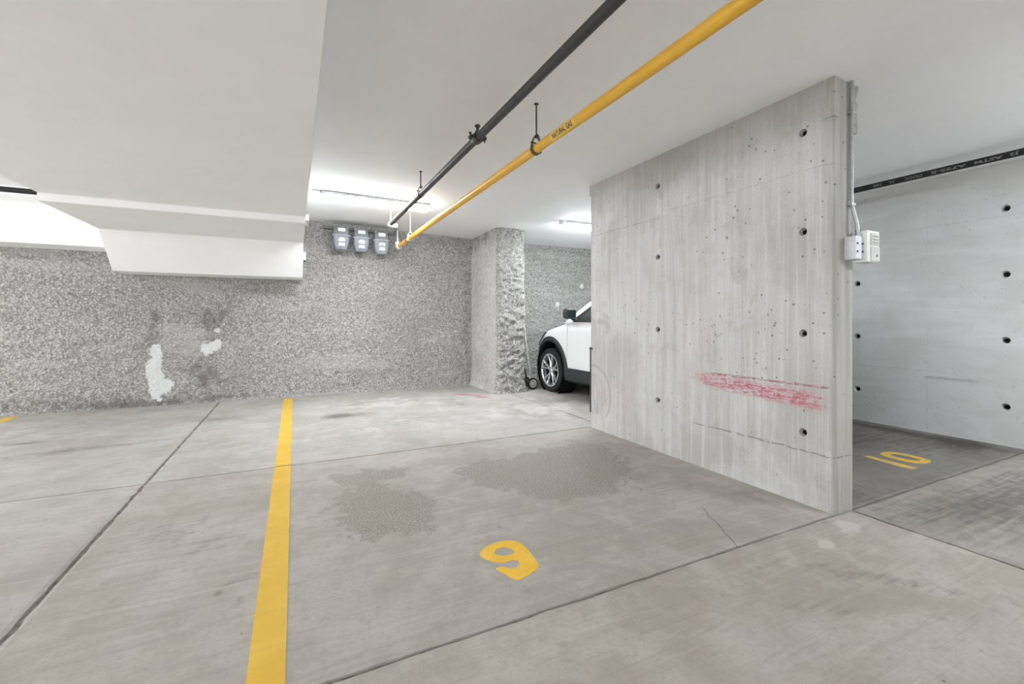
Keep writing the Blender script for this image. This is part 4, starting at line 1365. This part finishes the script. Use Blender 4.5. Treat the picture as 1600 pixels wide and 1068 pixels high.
side_panel('window_surround', [(1.40, 1.165), (1.42, 1.215), (1.85, 1.475), (2.1, 1.545), (2.5, 1.575), (3.2, 1.57), (3.6, 1.52), (3.82, 1.30), (3.82, 1.165)], -0.01, 0.006, M['trimblk'])
side_panel('side_window', [(1.62, 1.195), (1.64, 1.255), (1.92, 1.435), (2.15, 1.505), (2.42, 1.53), (2.42, 1.195)], 0.0, 0.009, M['glass'])
side_panel('side_window', [(2.50, 1.195), (2.50, 1.535), (3.12, 1.53), (3.20, 1.195)], 0.0, 0.009, M['glass'])
side_panel('side_window', [(3.28, 1.195), (3.20, 1.525), (3.5, 1.49), (3.70, 1.29), (3.72, 1.195)], 0.0, 0.009, M['glass'])
# windscreen and rear window
for nm, (ua, za), (ub, zb_) in (('windscreen', (1.20, 1.21), (1.93, 1.60)), ('rear_window', (4.165, 1.22), (3.93, 1.50))):
    bm = bmesh.new()
    off = Vector((0, (zb_ - za), abs(ub - ua))).normalized() * 0.012 if ub > ua else Vector((0, -(zb_ - za), abs(ub - ua))).normalized() * 0.012
    rows = []
    for t in (0, 0.5, 1):
        u = ua + (ub - ua) * t; z = za + (zb_ - za) * t
        row = []
        for k in range(9):
            f = -1 + k / 4
            e = max(0, (abs(f) - 0.55) / 0.45)
            x = f * (gx(z) - 0.05)
            lift = 0.03 * (1 - e) + 0.012
            du = -0.05 if ub > ua else 0.05
            row.append(bm.verts.new(Vector(cw(x, u + du * (1 - e), z + lift)) + off))
        rows.append(row)
    for i in range(2):
        for k in range(8): bm.faces.new((rows[i][k], rows[i][k + 1], rows[i + 1][k + 1], rows[i + 1][k]))
    obj(nm, bm, M['glass'], car, True)
# roof rails
for s in (-1, 1):
    bm = bmesh.new(); tube(bm, [cw(s * 0.64, 2.1, 1.61), cw(s * 0.64, 2.2, 1.68), cw(s * 0.64, 3.3, 1.69), cw(s * 0.64, 3.45, 1.62)], 0.014, 10)
    autosmooth(obj('roof_rail', bm, M['trimblk'], car))
# mirrors
for s in (-1, 1):
    bm = bmesh.new()
    loft(bm, [(-0.070, 0.055, 0.035), (-0.045, 0.092, 0.060), (0.03, 0.098, 0.066), (0.075, 0.085, 0.055), (0.09, 0.055, 0.03)], 5, 0.4)
    for v in bm.verts: v.co = Vector(cw(s * 1.0, 1.50, 1.285)) + Vector((v.co.x, v.co.y, v.co.z))
    mr = autosmooth(obj('door_mirror', bm, M['trimblk'], car), 50)
    bm = bmesh.new(); tube(bm, [cw(s * 0.86, 1.50, 1.19), cw(s * 0.93, 1.49, 1.215), cw(s * 0.98, 1.49, 1.25)], 0.025, 10)
    autosmooth(obj('mirror_arm', bm, M['trimblk'], mr))
    bm = bmesh.new(); box(bm, cw(s * 1.0 - 0.075, 1.572, 1.225), cw(s * 1.0 + 0.075, 1.556, 1.35), 0.004)
    obj('mirror_glass', bm, M['glass'], mr)
# door shut lines and handles
def shut(ptsuz, name='door_seam'):
    for s in (-1, 1):
        bm = bmesh.new(); tube(bm, [cw(s * (surf_x(u, z) - 0.0015), u, z) for u, z in ptsuz], 0.0045, 6)
        obj(name, bm, M['gmet'], car)


shut([(1.27, 1.13), (1.285, 1.0), (1.29, 0.8), (1.27, 0.6), (1.25, 0.50), (1.23, 0.45)])
shut([(2.46, 1.16), (2.46, 0.9), (2.45, 0.6), (2.43, 0.45)])
shut([(3.42, 1.16), (3.44, 0.95), (3.36, 0.90)])
for u in (2.25, 3.2):
    for s in (-1, 1):
        bm = bmesh.new(); tube(bm, [cw(s * 0.895, u - 0.1, 0.98), cw(s * 0.925, u - 0.07, 0.985), cw(s * 0.925, u + 0.07, 0.99), cw(s * 0.895, u + 0.1, 0.99)], 0.012, 8)
        autosmooth(obj('door_handle', bm, M['car'], car))
# lights, grille, bumpers, plate
for s in (-1, 1):
    bm = bmesh.new()
    pl = [(0.20, 0.80), (0.10, 0.74), (0.24, 0.75), (0.46, 0.87), (0.585, 0.995), (0.42, 0.93)]
    A = [bm.verts.new(cw(s * (surf_x(u, z) + 0.006), u, z)) for u, z in pl]; B = [bm.verts.new(cw(s * (surf_x(u, z) - 0.05), u, z)) for u, z in pl]
    bm.faces.new(A)
    for i in range(6): bm.faces.new((A[i], B[i], B[(i + 1) % 6], A[(i + 1) % 6]))
    hl = obj('headlight', bm, M['amber'], car)
    bm = bmesh.new()
    tube(bm, [cw(s * (surf_x(u, z) + 0.006), u, z) for u, z in ((0.24, 0.755), (0.46, 0.875), (0.59, 1.0))], 0.008, 8)
    obj('headlight_bezel', bm, M['trimblk'], hl)
    bm = bmesh.new(); box(bm, cw(s * 0.62 - 0.12, 4.36, 0.82), cw(s * 0.62 + 0.12, 4.22, 1.0), 0.02); obj('tail_light', bm, M['red'], car)
bm = bmesh.new(); box(bm, cw(-0.42, 0.03, 0.58), cw(0.42, -0.012, 0.76), 0.012); gr = obj('grille', bm, M['trimblk'], car)
for z in (0.62, 0.67, 0.72):
    bm = bmesh.new(); box(bm, cw(-0.40, 0.0, z - 0.008), cw(0.40, -0.018, z + 0.008), 0.003); obj('grille_bar', bm, M['chrome'], gr)
bm = bmesh.new()
for_bm = [(-0.80, 0.42), (-0.68, 0.16), (-0.5, 0.02), (0.5, 0.02), (0.68, 0.16), (0.80, 0.42)]
rows = [[bm.verts.new(cw(x, u - 0.01, z)) for z in (0.24, 0.26, 0.40, 0.43)] for x, u in for_bm]
for i in range(5):
    for k in range(3): bm.faces.new((rows[i][k], rows[i][k + 1], rows[i + 1][k + 1], rows[i + 1][k]))
obj('front_bumper_trim', bm, M['trimblk'], car)
bm = bmesh.new(); box(bm, cw(-0.72, 4.37, 0.36), cw(0.72, 4.2, 0.55), 0.03); obj('rear_bumper_trim', bm, M['trimblk'], car)

# wheels
def wheel(s, u):
    c = Vector(cw(s * 0.80, u, WZ))
    bm = bmesh.new()
    lathe(bm, [(0.272, -0.10), (0.30, -0.112), (0.345, -0.108), (0.362, -0.09), (0.364, -0.03), (0.358, -0.028), (0.358, -0.022), (0.364, -0.020), (0.364, 0.020), (0.358, 0.022), (0.358, 0.028), (0.364, 0.03), (0.362, 0.09), (0.345, 0.108), (0.30, 0.112), (0.272, 0.10)], 'X', 48)
    ty = obj('tyre', bm, M['rubber'], car); ty.location = c; autosmooth(ty, 40)
    f = s
    bm = bmesh.new()
    lathe(bm, [(0.274, -0.10), (0.276, f * 0.104), (0.262, f * 0.108), (0.248, f * 0.095), (0.244, f * 0.02), (0.244, -0.09)], 'X', 48)
    rm = autosmooth(obj('wheel_rim', bm, M['alloy'], ty), 40)
    bm = bmesh.new(); lathe(bm, [(0, f * -0.01), (0.246, f * -0.01), (0.246, f * -0.03), (0, f * -0.03)], 'X', 32)
    obj('brake_disc', bm, M['dark'], ty)
    bm = bmesh.new(); lathe(bm, [(0, f * 0.096), (0.03, f * 0.096), (0.04, f * 0.088), (0.058, f * 0.078), (0.062, f * 0.03), (0, f * 0.03)], 'X', 24)
    autosmooth(obj('hub_cap', bm, M['alloy'], ty), 40)
    # five paired spokes
    bm = bmesh.new()
    def P(r, t, x): return Vector((x * f, r * math.cos(t), r * math.sin(t)))
    wa = 0.10
    for dd in (-1, 1):
        q = []
        for r, tc, hw, x in ((0.045, 0.10, 0.30, 0.080), (0.12, 0.16, 0.115, 0.076), (0.20, 0.22, 0.075, 0.086), (0.256, 0.26, 0.085, 0.100)):
            q.append([P(r, dd * tc - hw, x), P(r, dd * tc, x + 0.008), P(r, dd * tc + hw, x), P(r, dd * tc + hw, x - 0.035), P(r, dd * tc - hw, x - 0.035)])
        vs_ = [[bm.verts.new(p) for p in row] for row in q]
        for i in range(3):
            for k in range(5): bm.faces.new((vs_[i][k], vs_[i][(k + 1) % 5], vs_[i + 1][(k + 1) % 5], vs_[i + 1][k]))
        bm.faces.new(vs_[0]); bm.faces.new(vs_[-1])
    base = obj('spoke', bm, M['alloy'], ty)
    for k in range(5):
        o = base if k == 0 else base.copy()
        if k: COL.objects.link(o)
        o.parent = ty; o.rotation_euler = (PI / 2 + 2 * PI * k / 5, 0, 0)


for s in (-1, 1):
    for u in (FW, RW): wheel(s, u)
tag(car, 'white compact SUV parked nose to the wall behind the divider', 'car')
